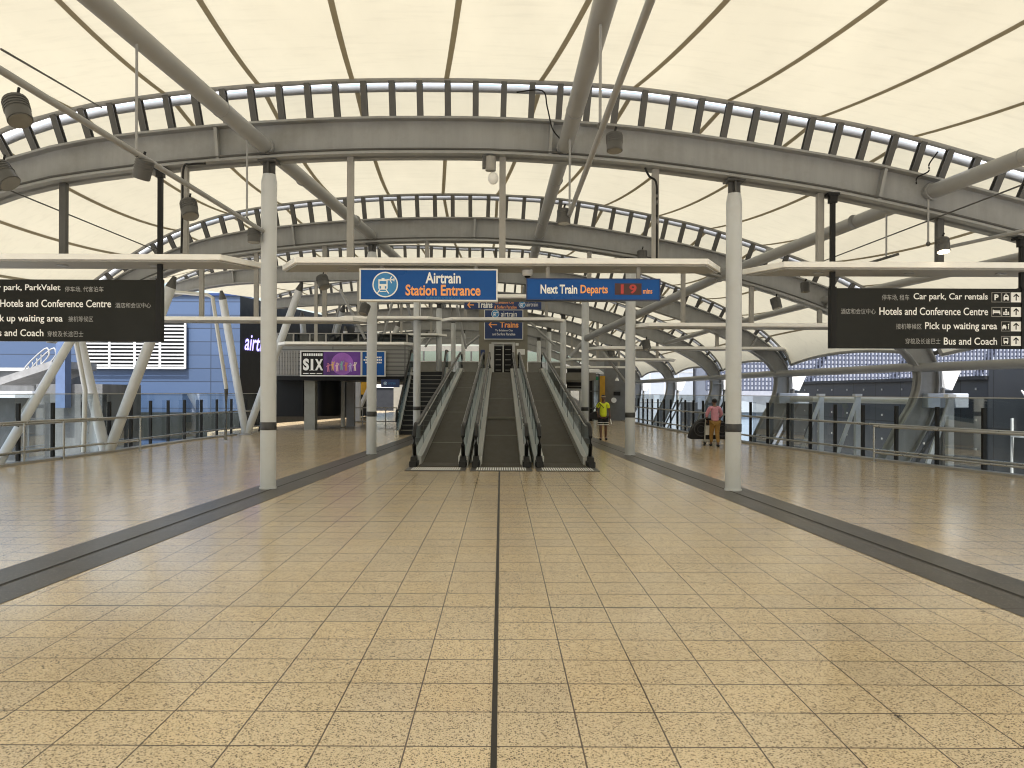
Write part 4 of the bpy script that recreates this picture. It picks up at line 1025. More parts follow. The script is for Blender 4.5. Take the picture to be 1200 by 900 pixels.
# below the bridge
t, r = boxes('concrete_pillar', 'square concrete pillar under the left end of the link bridge', 'pillar', (356.5, 446.8, 369, 505), 34.4, .5, pbr('pillar', (.26, .26, .23), .7))
t, r = boxes('hanging_screen', 'black hanging screen under the bridge, left of the concrete pillar', 'panel', (321, 446.8, 355, 489), 34.6, .3, M['black_wall'])
t = thing('black_drum', 'large black drum hanging under the link bridge', 'drum', at(384.5, 446.8, 36)); mb = MB(); c = at(384.5, 446.8, 36)
mb.lathe((c.x, 36, 0), [(.50, wz(488, 36)), (.56, wz(487, 36) + .04), (.56, wz(447, 36))], 26); obj('drum', mb, M['black_wall'], t, 40)
for lab, pr, Y, mat in [('thin white post right of the black drum', (399.5, 447, 402.5, 501), 36.5, M['ivory']), ('grey square pillar behind the steel railing', (406, 447, 415, 502), 38, M['hang']), ('pale grey pillar beside the yellow panel', (415.5, 446, 421.5, 495), 42, M['strut'])]:
    boxes('bridge_post', lab, 'pillar', pr, Y, .35, mat)
boxes('yellow_board', 'upright yellow panel behind the link bridge, left of the second column', 'panel', (422, 445, 435, 463), 44, .2, M['yellow'])
# low planting and sheds far outside on the left, seen under the bridge
t, r = boxes('shed', 'low dark grey shed outside beyond the link bridge', 'shed', (395, 455, 480, 520), 75, 8, M['clad_dark'])
mb = MB(); mb.box(r[0], 74.9, r[3] + .003, r[2], 83, r[3] + .3); obj('roof', mb, M['ivory'], t)

# ================================================================== RIGHT SIDE
legx = lambda k, x: -1.3 + (x + 1.3) * RK[k]
right_pos = ['', 'nearest', 'second nearest', 'third nearest', 'fourth nearest', 'fifth', 'sixth', 'seventh']
for k in range(1, 7):
    p, q = (legx(k, 10.72), YK[k], 2.30), (legx(k + 1, 10.72), YK[k + 1], 2.28)
    mb = MB(); mb.tube([p, q], .115, 16); o = obj('edge_tube', mb, M['tube'], None, 40)
    tag(o, ['', 'grey edge tube passing under the right direction sign', 'long grey edge tube left of the leg under the right sign, above the dark building', 'grey edge tube behind the nearest right column', 'grey edge tube above the man with the trolley',
            'far grey edge tube between the two right columns', 'farthest grey edge tube near the yellow column'][k], 'tube', 'grey edge tubes along the right side')
    h = (legx(k, 11.35), YK[k] + .1, 0)
    t = thing('rain_hopper', ['', 'white rainwater hopper on the arch leg outside the frame', 'white rainwater hopper on the big arch leg under the right sign', 'white rainwater hopper on the arch leg right of the nearest right column', 'white rainwater hopper on the arch leg beside the pink shirted man',
            'white rainwater hopper on the arch leg left of the pink shirted man', 'farthest white rainwater hopper behind the second right column'][k], 'hopper', h, 'rainwater hoppers on the arch legs')
    x, y, _ = h; mb = MB(); mb.prism([(x - .05, 1.78), (x + .22, 1.70), (x + .48, 2.28), (x + .42, 2.34), (x - .05, 2.34)], 'y', y - .22, y + .22); obj('hopper', mb, M['white'], t, bevel=.01)
    mb = MB(); mb.tube([(x + .05, y - .1, 1.75), (x + .05, y - .1, -.3)], .045, 8); mb.tube([(x + .05, y + .1, 1.75), (x + .05, y + .1, -.3)], .045, 8); obj('downpipe', mb, M['hang'], t, 40)
# service pipe with sleeves and stands
t = thing('service_pipe', 'wide silver pipe on grey stands running outside the right balustrade', 'pipe', (11, 21, 0))
pp = [(legx(1, 11.25), YK[1]), (legx(2, 11.25), YK[2]), (legx(3, 11.2), YK[3]), (legx(4, 11.2), YK[4] - 2)]
mb = MB(); mb.tube([(x, y, 1.42) for x, y in pp[1:3]], .10, 14); obj('pipe', mb, M['ivory'], t, 40)
for x, y in pp[1:3]:
    mb = MB(); mb.box(x - .42, y - .34, 1.25, x + .62, y + .34, 1.62) ; obj('sleeve', mb, pbr('sleeve', (.40, .44, .50), .5), t, bevel=.02)
M['stand'] = pbr('stand_grey', (.62, .64, .66), .5)
for (x, y) in [(11.05, 20.1), (10.3, 23.6), (9.95, 25.4)]:
    mb = MB(); mb.box(x - .07, y - .07, -.4, x + .07, y + .07, 1.52); mb.box(x - .1, y - .1, 1.53, x + .1, y + .1, 1.6); obj('stand', mb, M['stand'], t)
    mb = MB(); mb.beam((x - .06, y - .1, 1.4), (x - .75, y - .2, -.4), .10, .07, (0, 1, 0)); obj('diagonal_brace', mb, M['stand'], t)
# raking stays beside the big legs
for k in (2, 3, 4, 5):
    t = thing('raking_stay', ['', '', 'twin thin raking stays behind the arch leg under the right sign', 'twin thin raking stays behind the arch leg right of the nearest right column', 'twin thin raking stays behind the arch leg beside the man', 'twin thin raking stays behind the arch leg left of the man'][k], 'stay', (legx(k, 11.1), YK[k], 0), 'raking stays behind the arch legs')
    for d in (0, .22):
        mb = MB(); mb.beam((legx(k, 10.5) + d, YK[k] + .25, -.4), (legx(k, 11.5) + d, YK[k] + .25, 1.35), .07, .07, (0, 1, 0)); obj('bar', mb, M['dark_steel'], t)
# dark low building alongside
t = thing('dark_building', 'long low charcoal clad building outside the right balustrade', 'building', (16, 27, -7))
mb = MB(); mb.prism([(13.0, 21.8), (12.6, 36.5), (24, 36.5), (24, 21.8)], 'z', -7, 2.0); obj('cladding', mb, M['dark_clad'], t)
mb = MB(); mb.prism([(12.9, 21.75), (12.5, 36.55), (12.95, 36.55), (13.35, 21.75)], 'z', 2.003, 2.10); obj('roof_edge', mb, M['clad_dark'], t)
mb = MB(); mb.prism([(12.85, 17.5), (12.95, 21.7), (24, 21.7), (24, 17.5)], 'z', -7, 2.35); obj('end_block', mb, M['dark_clad'], t)
mb = MB()
for q in range(11):
    y = 22.3 + q * 1.3; x = 13.0 - .4 * (y - 21.8) / 14.7
    for z in (1.75, .9, .1): mb.box(x - .03, y - .03, z - .03, x - .003, y + .03, z + .03)
obj('bolts', mb, M['galv'], t)
mb = MB()
for q in range(3): mb.beam((12.9, 18.6 + q * 1.0, -.5), (12.9, 18.6 + q * 1.0, 1.0), .05, .05); 
mb.beam((12.88, 18.6, .55), (12.88, 20.6, .55), .04, .04); mb.beam((12.88, 19.4, .9), (12.88, 20.2, 1.7), .03, .03); obj('bracket_bars', mb, M['stand'], t)
t = thing('rooftop_unit', 'white air conditioning box on the roof at the right edge', 'air conditioner', (14, 22.2, 2.0)); r = rect(1160, 426, 1191, 438.5, 22.2)
mb = MB(); mb.box(r[0], 22.2, 2.36, r[2], 23, r[3]); obj('housing', mb, M['white'], t, bevel=.01)
mb = MB()
for q in range(5): x = lerp(r[0] + .1, r[2] - .1, q / 4); mb.box(x - .01, 22.185, 2.45, x + .01, 22.197, r[3] - .06)
obj('grille', mb, M['pale'], t)
# lattice screen of the car park beyond
t = thing('lattice_screen', 'dark open lattice screen of a building beyond the dark roof on the right', 'screen', (28, 50, 0))
Yl = 50.0; x0, x1, z0, z1 = wx(828, Yl), wx(1330, Yl), wz(456, Yl), 9.0
mb = MB(); n = 118
for q in range(n): x = lerp(x0, x1, q / (n - 1)); mb.box(x - .05, Yl, z0, x + .05, Yl + .08, z1)
obj('uprights', mb, M['navy_lat'] if 'navy_lat' in M else M.setdefault('navy_lat', pbr('lattice_blue', (.055, .065, .10), .5)), t)
mb = MB()
n = 28
for q in range(n): z = lerp(z0, z1, q / (n - 1)); mb.box(x0, Yl + .085, z - .05, x1, Yl + .16, z + .05)
obj('bars', mb, M['navy_lat'], t)
for q in range(5):
    xx = lerp(x0 + 1, x1 - 5, q / 4); mb = MB(); mb.beam((xx, Yl + .4, z0), (xx + 4.5, Yl + .4, z1), .3, .3, (0, 1, 0)); obj('raker', mb, M['navy_lat'], t)
boxes('car_park', 'pale blue grey building behind the lattice screen', 'building', (830, 300, 1400, 640), 62, 20, pbr('car_park_wall', (.25, .27, .32), .6), 'wall')
t, r = boxes('pale_building', 'pale panelled building seen between the second right column and the man', 'building', (728, 300, 812, 640), 66, 14, pbr('pale_panel', (.33, .37, .43), .5, var=.04), 'wall')
mb = MB()
for q in range(1, 5): x = lerp(r[0], r[2], q / 5); mb.box(x - .03, 65.97, -7, x + .03, 65.998, r[3])
for z in (-1.5, .9, 3.3): mb.box(r[0], 65.975, z - .03, r[2], 65.996, z + .03)
obj('panel_joints', mb, M['strut'], t)
t, r = boxes('plant_block', 'dark plant block beside the pale building, behind the man', 'building', (812, 471, 862, 640), 58, 4, M['clad_dark'], 'wall')
t, r = boxes('low_roof', 'low blue grey roofed building beyond the balustrade, right of the nearest right column', 'building', (864, 482, 905, 640), 46, 8, pbr('low_roof', (.30, .36, .45), .5), 'wall')
mb = MB(); mb.prism([(r[0] - .3, r[3] + .003), (r[2] + .3, r[3] + .003), (r[2] + .3, r[3] + .25), (r[0] - .3, r[3] + .75)], 'y', 45.8, 54); obj('roof', mb, M['pale'], t)
# kiosk and glass lift by the far right
Yq = 47.5
t = thing('grey_kiosk', 'tall mid grey wall block behind the woman, with a round clock', 'kiosk', at(720, 490, Yq)); r = rect(708, 428, 735, 492, Yq)
mb = MB(); mb.prism([(r[0], Yq), (r[2], Yq - .4), (r[2], Yq + 4), (r[0], Yq + 4)], 'z', 0, r[3] + .4); obj('wall', mb, pbr('kiosk', (.17, .18, .19), .5), t)
mb = MB(); c = at(719.5, 468.5, Yq - .35); mb.lathe(c, [(.15, 0), (.15, .12)], 20, 'y'); obj('clock', mb, M['ivory'], t, 40)
plate('wall_sign', rect(719, 458.5, 727, 463, Yq - .4), Yq - .4, .05, M['black'], t)
boxes('yellow_column', 'upright ochre yellow column between the glass lift and the grey block', 'column', (702.5, 440, 709, 489), Yq - .5, .35, M['yellow'])
t = thing('glass_lift', 'glazed lift shaft with green top panel behind the woman', 'lift', at(696, 490, Yq - 1)); Yg = Yq - 1
mb = MB()
for px in (690.5, 695, 702): mb.box(wx(px, Yg) - .04, Yg, 0, wx(px, Yg) + .04, Yg + .08, wz(438, Yg))
for py in (438, 458, 478): mb.box(wx(690.5, Yg), Yg + .01, wz(py, Yg) - .03, wx(702, Yg), Yg + .07, wz(py, Yg) + .03)
obj('frame', mb, M['dark_steel'], t)
mb = MB(); r = rect(695.4, 440, 701.6, 490, Yg); mb.box(r[0], Yg + .04, .0, r[2], Yg + .05, r[3]); obj('glass_pane', mb, M['glass'], t)
mb = MB(); r = rect(690.9, 440, 694.6, 490, Yg); mb.box(r[0], Yg + .04, .0, r[2], Yg + .05, r[3]); obj('dark_pane', mb, M['black'], t)
plate('green_panel', rect(695.4, 441, 701.6, 445, Yg), Yg + .02, .015, pbr('green', (.02, .22, .10), .4), t)
mb = MB(); mb.lathe((wx(696, Yg), Yg + .6, wz(438, Yg)), [(.62, .0), (.62, .12), (.2, .4)], 20); obj('roof', mb, M['strut'], t, 40)
t = thing('departure_board', 'black slatted board with pale text rows, right of the walkways', 'board', at(673, 455, 45)); r = rect(664.5, 429, 683, 455, 45); plate('panel', r, 45, .12, M['black'], t)
g = MB()
for q in range(5): g.box(r[0] + .06, 44.994, lerp(r[1], r[3], (q + .5) / 5) - .025, r[2] - .06, 44.998, lerp(r[1], r[3], (q + .5) / 5) + .025)
obj('text_rows', g, M['hang'], t)
mb = MB(); mb.box(r[0] - .05, 44.98, r[1] - .12, r[2] + .05, 45.13, r[1] - .003).box(r[0] + .1, 45.02, 0, r[0] + .2, 45.1, r[1] - .12).box(r[2] - .2, 45.02, 0, r[2] - .1, 45.1, r[1] - .12); obj('stand', mb, M['strut'], t)
t = thing('pendant_lamp', 'small white pendant lamp hanging over the far right floor', 'lamp', at(723, 445, 40)); mb = MB(); c = at(723, 445, 40)
mb.lathe(c, [(.10, -.02), (.09, .0), (.04, .12)], 14); obj('lamp_shade', mb, M['white'], t, 40); mb = MB(); mb.tube([c + Vector((0, 0, .1)), at(723, 428, 40)], .02, 6); obj('rod', mb, M['hang'], t)

# two dry leaves lying on the tiles
for lab, px, py in (('small dark dry leaf lying on the tiles at the lower right', 1054, 839), ('tiny dark scrap lying beside the right dark band', 1154, 716)):
    Y = F * EYE / (py - VY); x = wx(px, Y); mb = MB(); n = 9
    P = [(x + .018 * math.cos(2 * math.pi * i / n) * (1 + .3 * math.sin(5 * i)), Y + .011 * math.sin(2 * math.pi * i / n), .004 + .006 * abs(math.sin(i * 1.7))) for i in range(n)]
    mb.add(P + [(x, Y, .010)] , [(i, (i + 1) % n, n) for i in range(n)]); o = obj('dry_leaf', mb, M['leaf'] if 'leaf' in M else M.setdefault('leaf', pbr('leaf', (.03, .02, .015), .8)), None, 60); tag(o, lab, 'leaf')
# ================================================================== PEOPLE
def skinned(name, J, E, mat, parent, root, sub=2, label=None):
    """one continuous surface grown round a stick figure: J joint -> (position, radius)"""
    keys = list(J); off = parent.location
    me = bpy.data.meshes.new(name)
    me.from_pydata([tuple(Vector(J[k][0]) - off) for k in keys], [(keys.index(a), keys.index(b)) for a, b in E], [])
    o = bpy.data.objects.new(name, me); COL.objects.link(o)
    m = o.modifiers.new('skin', 'SKIN'); m.use_smooth_shade = True; m.branch_smoothing = .6
    lay = me.skin_vertices[0].data if me.skin_vertices else None
    if lay is None:
        bm = bmesh.new(); bm.from_mesh(me); bm.verts.layers.skin.verify(); bm.to_mesh(me); bm.free(); lay = me.skin_vertices[0].data
    for i, k in enumerate(keys):
        r = J[k][1]; lay[i].radius = r if isinstance(r, tuple) else (r, r); lay[i].use_root = (k == root)
    s = o.modifiers.new('sub', 'SUBSURF'); s.levels = sub; s.render_levels = sub
    dg = bpy.context.evaluated_depsgraph_get()
    m2 = bpy.data.meshes.new_from_object(o.evaluated_get(dg)); m2.name = name
    bpy.data.objects.remove(o)
    m2.materials.clear(); m2.materials.append(mat)
    m2.polygons.foreach_set('use_smooth', [True] * len(m2.polygons))
    n = bpy.data.objects.new(name, m2); COL.objects.link(n); n.parent = parent
    if label: n['label'] = label
    return n
M['skin_dark'] = pbr('skin_dark', (.14, .07, .045), .5, var=.05)
M['skin_mid'] = pbr('skin_mid', (.20, .11, .07), .5, var=.05)
M['hivis'] = pbr('hivis_yellow', (.70, .78, .03), .7, var=.1, scale=14)
M['cloth_black'] = pbr('cloth_black', (.014, .014, .017), .8, var=.2, scale=12)
M['pink'] = pbr('pink_shirt', (.60, .27, .34), .8, var=.12, scale=14)
M['tan'] = pbr('tan_trousers', (.30, .17, .045), .85, var=.15, scale=12)
M['reflect'] = pbr('reflective_band', (.75, .75, .72), .4)
M['hair'] = pbr('hair_black', (.010, .009, .008), .6)
def person(label, x, y, h, face, pose, cat='person'):
    """face=-1 looks at the camera, +1 away; returns helper that maps figure coordinates (1.7 m tall) to the world"""
    t = thing('person', label, cat, (x, y, 0)); s = h / 1.70
    def W(a, b, c): return (x + a * s, y - b * s * (1 if face < 0 else -1), c * s)       # b = forwards
    return t, s, W
def hand(J, E, W, s, side, wrist, fwd, key):
    """palm, four unequal bent fingers and a thumb hanging from the wrist"""
    wx_, wy_, wz_ = wrist
    J[key + 'palm'] = (W(wx_, wy_ + .01, wz_ - .07), (.030 * s, .018 * s)); E.append((key, key + 'palm'))
    for i, ln in enumerate((.062, .072, .068, .052)):
        dx = (i - 1.5) * .019
        J[key + 'k%d' % i] = (W(wx_, wy_ + .012 + dx, wz_ - .10), .0095 * s); J[key + 'f%d' % i] = (W(wx_ - side * .012, wy_ + .02 + dx, wz_ - .10 - ln), .008 * s)
        E.append((key + 'palm', key + 'k%d' % i)); E.append((key + 'k%d' % i, key + 'f%d' % i))
    J[key + 't0'] = (W(wx_ - side * .015, wy_ + .045, wz_ - .075), .011 * s); J[key + 't1'] = (W(wx_ - side * .02, wy_ + .055, wz_ - .115), .009 * s)
    E += [(key + 'palm', key + 't0'), (key + 't0', key + 't1')]

# woman in yellow work shirt, walking towards the camera
t, s, W = person('woman in yellow high visibility shirt and black shorts walking beside the right dark band', wx(707, 27.8), 27.8, 1.53, -1, None)
J = {'pelvis': (W(0, 0, .92), .13 * s), 'waist': (W(0, 0, 1.06), .115 * s), 'chest': (W(0, .01, 1.25), .135 * s), 'collar': (W(0, 0, 1.39), .09 * s), 'neck': (W(0, .01, 1.46), .052 * s), 'jaw': (W(0, .035, 1.54), (.062 * s, .068 * s)), 'head': (W(0, .02, 1.60), (.078 * s, .09 * s)), 'crown': (W(0, .0, 1.66), .058 * s)}
E = [('pelvis', 'waist'), ('waist', 'chest'), ('chest', 'collar'), ('collar', 'neck'), ('neck', 'jaw'), ('jaw', 'head'), ('head', 'crown')]
for sd, n, kn, an in ((-1, 'l', .10, .12), (1, 'r', -.02, -.10)):
    J.update({'hip' + n: (W(sd * .09, 0, .86), .095 * s), 'knee' + n: (W(sd * .10, kn * .5 + .02, .48), .058 * s), 'calf' + n: (W(sd * .10, kn * .4, .34), .055 * s), 'ank' + n: (W(sd * .10, an * .6, .09), .036 * s), 'toe' + n: (W(sd * .115, an * .6 + .15, .035), .034 * s)})
    E += [('pelvis', 'hip' + n), ('hip' + n, 'knee' + n), ('knee' + n, 'calf' + n), ('calf' + n, 'ank' + n), ('ank' + n, 'toe' + n)]
J.update({'shl': (W(-.165, 0, 1.36), .055 * s), 'ell': (W(-.26, -.04, 1.12), .040 * s), 'wrl': (W(-.22, .14, .98), .028 * s), 'shr': (W(.165, 0, 1.36), .055 * s), 'elr': (W(.235, -.03, 1.11), .040 * s), 'wrr': (W(.25, .05, .86), .027 * s)})
E += [('collar', 'shl'), ('shl', 'ell'), ('ell', 'wrl'), ('collar', 'shr'), ('shr', 'elr'), ('elr', 'wrr')]
hand(J, E, W, s, -1, (-.22, .14, .98), 0, 'wrl'); hand(J, E, W, s, 1, (.25, .05, .86), 0, 'wrr')
skinned('body', J, E, M['skin_dark'], t, 'pelvis')
J = {'hem': (W(0, 0, .86), .150 * s), 'w': (W(0, 0, 1.06), .142 * s), 'c': (W(0, .01, 1.25), .150 * s), 'co': (W(0, 0, 1.385), .088 * s), 'sl': (W(-.165, 0, 1.36), .070 * s), 'el': (W(-.225, -.025, 1.20), .066 * s), 'sr': (W(.165, 0, 1.36), .070 * s), 'er': (W(.215, -.02, 1.19), .066 * s)}
skinned('shirt', J, [('hem', 'w'), ('w', 'c'), ('c', 'co'), ('co', 'sl'), ('sl', 'el'), ('co', 'sr'), ('sr', 'er')], M['hivis'], t, 'w')
J = {'p': (W(0, 0, .92), .150 * s), 'l': (W(-.09, 0, .82), .115 * s), 'lk': (W(-.11, .04, .56), .105 * s), 'r': (W(.09, 0, .82), .115 * s), 'rk': (W(.11, .0, .56), .105 * s)}
skinned('shorts', J, [('p', 'l'), ('l', 'lk'), ('p', 'r'), ('r', 'rk')], M['cloth_black'], t, 'p')
for z in (.66, .58):
    mb = MB()
    for sx, yy in ((-.105, .03), (.105, .005)):
        c = Vector(W(sx, yy, z)); mb.lathe(c, [(.112 * s, -.014 * s), (.116 * s, 0), (.112 * s, .014 * s)], 16)
    obj('reflective_band', mb, M['reflect'], t, 40)
for sx, yy in ((-.115, .09), (.115, -.04)):
    mb = MB(); c = Vector(W(sx, yy + .06, .04)); mb.ball(c, .048 * s, .13 * s, .042 * s, 12, 8); obj('shoe', mb, M['cloth_black'], t, 60)
mb = MB(); c = Vector(W(0, .005, 1.64)); mb.ball(c, .088 * s, .098 * s, .068 * s, 14, 8); obj('hair', mb, M['hair'], t, 60)
mb = MB(); mb.lathe(Vector(W(0, .02, 1.635)), [(.093 * s, -.018 * s), (.096 * s, 0), (.093 * s, .018 * s)], 18); obj('headband', mb, pbr('headband', (.45, .36, .25), .6), t, 40)
mb = MB()
for sx in (-.03, .03): mb.ball(W(sx, .108, 1.585), .009 * s, .006 * s, .007 * s, 8, 5)
obj('eyes', mb, M['black'], t, 60)
mb = MB(); mb.ball(W(0, .112, 1.555), .014 * s, .016 * s, .024 * s, 8, 6); obj('nose', mb, M['skin_dark'], t, 60)
mb = MB(); mb.ball(W(0, .10, 1.52), .024 * s, .006 * s, .006 * s, 8, 5); obj('mouth', mb, pbr('lips', (.10, .03, .03), .5), t, 60)
mb = MB(); mb.tube([W(-.155, .10, 1.40), W(.0, .165, 1.22), W(.0, .165, 1.2)], .012 * s, 6); mb.tube([W(-.15, .1, 1.41), W(-.27, .08, 1.10)], .012 * s, 6); obj('lanyard', mb, M['cloth_black'], t, 40)
bg_ = thing('shoulder_bag', 'black shoulder bag hanging at the hip of the woman in yellow', 'bag', W(-.34, .05, .95))
mb = MB(); mb.prism([(W(-.52, 0, 0)[0], 0.80 * s), (W(-.20, 0, 0)[0], .74 * s), (W(-.17, 0, 0)[0], 1.02 * s), (W(-.30, 0, 0)[0], 1.09 * s), (W(-.50, 0, 0)[0], 1.00 * s)], 'y', 27.70, 27.84); obj('bag_body', mb, M['cloth_black'], bg_, bevel=.03)
mb = MB(); mb.tube([W(-.46, .06, 1.0), W(-.34, .02, 1.2), W(-.19, .02, 1.43), W(-.22, -.05, 1.1)], .014, 8); obj('strap', mb, M['cloth_black'], bg_, 40)
pp_ = thing('folded_paper', 'white folded paper in the hand of the woman in yellow', 'paper', W(.27, .07, .74))
mb = MB(); mb.beam(W(.255, .10, .80), W(.30, .12, .60), .07 * s, .012); obj('sheet', mb, M['white'], pp_)

# man in pink shirt pushing a trolley away from the camera
xm_, ym_ = wx(838, 24.6), 24.6
t, s, W = person('man in pink shirt and tan trousers seen from behind pushing a luggage trolley', xm_, ym_, 1.43, 1, None)
J = {'pelvis': (W(0, 0, .93), .125 * s), 'waist': (W(0, .01, 1.07), .125 * s), 'chest': (W(0, .05, 1.26), .15 * s), 'collar': (W(0, .06, 1.40), .095 * s), 'neck': (W(0, .08, 1.47), .055 * s), 'jaw': (W(.0, .115, 1.54), (.062 * s, .07 * s)), 'head': (W(0, .10, 1.60), (.08 * s, .095 * s)), 'crown': (W(0, .085, 1.66), .06 * s)}
E = [('pelvis', 'waist'), ('waist', 'chest'), ('chest', 'collar'), ('collar', 'neck'), ('neck', 'jaw'), ('jaw', 'head'), ('head', 'crown')]
for sd, n, kn, an in ((-1, 'l', .16, .20), (1, 'r', .03, -.18)):
    J.update({'hip' + n: (W(sd * .09, 0, .87), .10 * s), 'knee' + n: (W(sd * .085, kn, .49), .062 * s), 'ank' + n: (W(sd * .08, an, .10), .04 * s), 'toe' + n: (W(sd * .09, an + .15, .04), .036 * s)})
    E += [('pelvis', 'hip' + n), ('hip' + n, 'knee' + n), ('knee' + n, 'ank' + n), ('ank' + n, 'toe' + n)]
J.update({'shl': (W(-.18, .05, 1.37), .058 * s), 'ell': (W(-.29, .08, 1.13), .044 * s), 'wrl': (W(-.22, .27, .99), .03 * s), 'shr': (W(.18, .05, 1.37), .058 * s), 'elr': (W(.27, .10, 1.13), .044 * s), 'wrr': (W(.16, .29, .99), .03 * s)})
E += [('collar', 'shl'), ('shl', 'ell'), ('ell', 'wrl'), ('collar', 'shr'), ('shr', 'elr'), ('elr', 'wrr')]
hand(J, E, W, s, -1, (-.22, .27, .99), 0, 'wrl'); hand(J, E, W, s, 1, (.16, .29, .99), 0, 'wrr')
skinned('body', J, E, M['skin_mid'], t, 'pelvis')
J = {'hem': (W(0, 0, .90), .150 * s), 'w': (W(0, .01, 1.08), .145 * s), 'c': (W(0, .05, 1.26), .168 * s), 'co': (W(0, .06, 1.41), .095 * s), 'sl': (W(-.18, .05, 1.37), .078 * s), 'el': (W(-.275, .075, 1.16), .066 * s), 'fl': (W(-.25, .18, 1.06), .052 * s), 'sr': (W(.18, .05, 1.37), .078 * s), 'er': (W(.26, .095, 1.16), .066 * s), 'fr': (W(.21, .2, 1.06), .052 * s)}
skinned('shirt', J, [('hem', 'w'), ('w', 'c'), ('c', 'co'), ('co', 'sl'), ('sl', 'el'), ('el', 'fl'), ('co', 'sr'), ('sr', 'er'), ('er', 'fr')], M['pink'], t, 'w')
J = {'p': (W(0, 0, .93), .145 * s), 'l': (W(-.09, .01, .84), .118 * s), 'lk': (W(-.085, .16, .49), .082 * s), 'la': (W(-.08, .20, .13), .062 * s), 'r': (W(.09, 0, .84), .118 * s), 'rk': (W(.085, .03, .49), .082 * s), 'ra': (W(.08, -.17, .13), .062 * s)}
skinned('trousers', J, [('p', 'l'), ('l', 'lk'), ('lk', 'la'), ('p', 'r'), ('r', 'rk'), ('rk', 'ra')], M['tan'], t, 'p')
for sx, yy in ((-.085, .20), (.085, -.18)):
    mb = MB(); mb.ball(W(sx, yy + .06, .042), .05 * s, .14 * s, .044 * s, 12, 8); obj('shoe', mb, M['cloth_black'], t, 60)
mb = MB(); mb.ball(W(0, .085, 1.635), .09 * s, .105 * s, .085 * s, 14, 8); obj('hair', mb, M['hair'], t, 60)
mb = MB()
for sx in (-.082, .082): mb.ball(W(sx, .11, 1.575), .014 * s, .022 * s, .032 * s, 8, 6)
obj('ears', mb, M['skin_mid'], t, 60)
mb = MB(); mb.ball(W(0, .205, 1.56), .014 * s, .018 * s, .024 * s, 8, 6); obj('nose', mb, M['skin_mid'], t, 60)

# luggage trolley with a long black bag lying across it
tx, ty = wx(831, 25.1), 25.05
t = thing('luggage_trolley', 'silver luggage trolley pushed by the man in the pink shirt', 'trolley', (tx, ty, 0))
mb = MB()
for sx in (-.17, .20): mb.tube([(tx + sx, ty - .12, .09), (tx + sx, ty - .16, .60), (tx + sx, ty - .22, .80)], .019, 8)
mb.tube([(tx - .17, ty - .22, .80), (tx + .20, ty - .22, .80)], .019, 8)
for sx in (-.17, .20): mb.tube([(tx + sx, ty - .12, .13), (tx + sx * .5, ty + .55, .13)], .018, 8)
mb.tube([(tx - .17, ty - .12, .14), (tx + .20, ty - .12, .14)], .016, 8); mb.tube([(tx - .09, ty + .55, .13), (tx + .10, ty + .55, .13)], .018, 8); mb.tube([(tx - .17, ty - .14, .36), (tx + .20, ty - .14, .36)], .012, 8)
obj('frame', mb, M['galv'], t, 40)
mb = MB(); mb.box(tx - .155, ty - .155, .33, tx + .185, ty - .135, .62); obj('ad_panel', mb, M['ivory'], t)
mb = MB(); mb.tube([(tx - .17, ty - .225, .81), (tx + .20, ty - .225, .81)], .028, 10); obj('handle', mb, M['black'], t, 40)
for a, b in ((-.19, -.13), (.22, -.13), (0, .52)):
    wl_ = obj('wheel', MB().lathe((tx + a - .02, ty + b, .065), [(.05, 0), (.065, .008), (.065, .032), (.05, .04)], 18, 'x'), M['rubber'], t, 40)
    obj('hub', MB().lathe((tx + a - .026, ty + b, .065), [(.024, 0), (.024, .052)], 12, 'x'), M['galv'], wl_, 40)
t = thing('wheel_bag', 'long black soft bag with two round wheel pockets lying across the trolley', 'bag', (tx, ty + .2, .15))
x0, x1 = wx(807.5, 25.2), wx(857, 25.2); W_ = x1 - x0; n = 22; prof = []
for i in range(n + 1):
    u = i / n; zz = .24 + .60 * (1 - abs(2 * u - 1) ** 2.6) ** .62
    prof.append((x0 + u * W_, zz))
prof = [(x0 + .03, .19), (x0 - .02, .24)] + prof[1:-1] + [(x1 + .02, .24), (x1 - .03, .19)]
mb = MB(); mb.prism(list(reversed(prof)), 'y', ty + .02, ty + .34); obj('bag_body', mb, M['cloth_black'], t, bevel=.05)
for px in (821.5, 846):
    cx_ = wx(px, 25.1); mb = MB(); mb.tube([(cx_ + .21 * math.cos(R(q)), ty + .008, .50 + .21 * math.sin(R(q))) for q in range(0, 361, 15)], .016, 6); mb.tube([(cx_ + .11 * math.cos(R(q)), ty + .008, .50 + .11 * math.sin(R(q))) for q in range(0, 361, 20)], .012, 6); obj('wheel_pocket', mb, pbr('bag_piping', (.05, .05, .055), .5), t, 60)

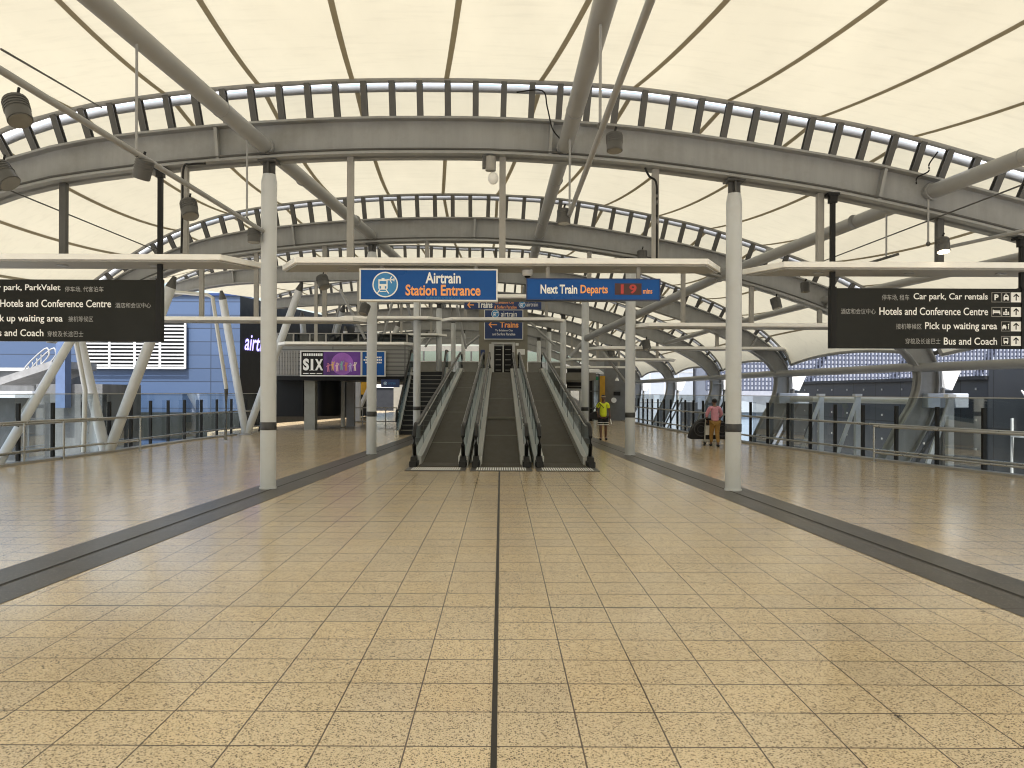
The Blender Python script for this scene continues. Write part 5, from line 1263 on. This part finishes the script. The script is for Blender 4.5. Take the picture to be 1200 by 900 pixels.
# ================================================================== LETTERING
fnt = None
for (s_, r_, Y, mat, parent, bold, name) in TEXTS:
    cu = bpy.data.curves.new(name, 'FONT'); cu.body = s_; cu.size = 1.0; cu.offset = bold; cu.resolution_u = 4
    cu.fill_mode = 'FRONT' if hasattr(cu, 'fill_mode') else cu.fill_mode
    o = bpy.data.objects.new(name, cu); COL.objects.link(o)
    parent_l = parent
    o['_r'] = list(r_); o['_y'] = Y; o['_m'] = mat; o.parent = None
    TEXTS[TEXTS.index((s_, r_, Y, mat, parent, bold, name))] = (o, r_, Y, mat, parent, bold, name)
bpy.context.view_layer.update()
dg = bpy.context.evaluated_depsgraph_get()
for (o, r_, Y, mat, parent, bold, name) in TEXTS:
    me = bpy.data.meshes.new_from_object(o.evaluated_get(dg)); me.name = name
    cu = o.data; bpy.data.objects.remove(o); bpy.data.curves.remove(cu)
    if not me.vertices: continue
    xs = [v.co.x for v in me.vertices]; ys = [v.co.y for v in me.vertices]
    ax, bx_, ay, by_ = min(xs), max(xs), min(ys), max(ys)
    off = parent.location
    for v in me.vertices:
        v.co = Vector((r_[0] + (v.co.x - ax) / (bx_ - ax) * (r_[2] - r_[0]), Y - .0045, r_[1] + (v.co.y - ay) / (by_ - ay) * (r_[3] - r_[1]))) - off
    me.materials.clear(); me.materials.append(M[mat])
    n = bpy.data.objects.new(name, me); COL.objects.link(n); n.parent = parent
# script sign on the receding black wall
cu = bpy.data.curves.new('lettering', 'FONT'); cu.body = 'airtrain'; cu.shear = .25; cu.offset = .012
o = bpy.data.objects.new('lettering', cu); COL.objects.link(o); bpy.context.view_layer.update()
me = bpy.data.meshes.new_from_object(o.evaluated_get(bpy.context.evaluated_depsgraph_get())); bpy.data.objects.remove(o)
xs = [v.co.x for v in me.vertices]; ys = [v.co.y for v in me.vertices]; d = Vector((2.85, 14.02, 0)).normalized(); nrm = Vector((d.y, -d.x, 0))
p0 = Vector((-12.14, 37.98, 0)) + d * .35 + nrm * .04
for v in me.vertices:
    u = (v.co.x - min(xs)) / (max(xs) - min(xs)); w = (v.co.y - min(ys)) / (max(ys) - min(ys))
    v.co = p0 + d * (u * 3.0) + Vector((0, 0, 3.55 + w * .75)) - neon.location if False else p0 + d * (u * 3.0) + Vector((0, 0, 3.55 + w * .75))
for v in me.vertices: v.co -= neon.location
me.materials.clear(); me.materials.append(M['neon']); n = bpy.data.objects.new('lettering', me); COL.objects.link(n); n.parent = neon
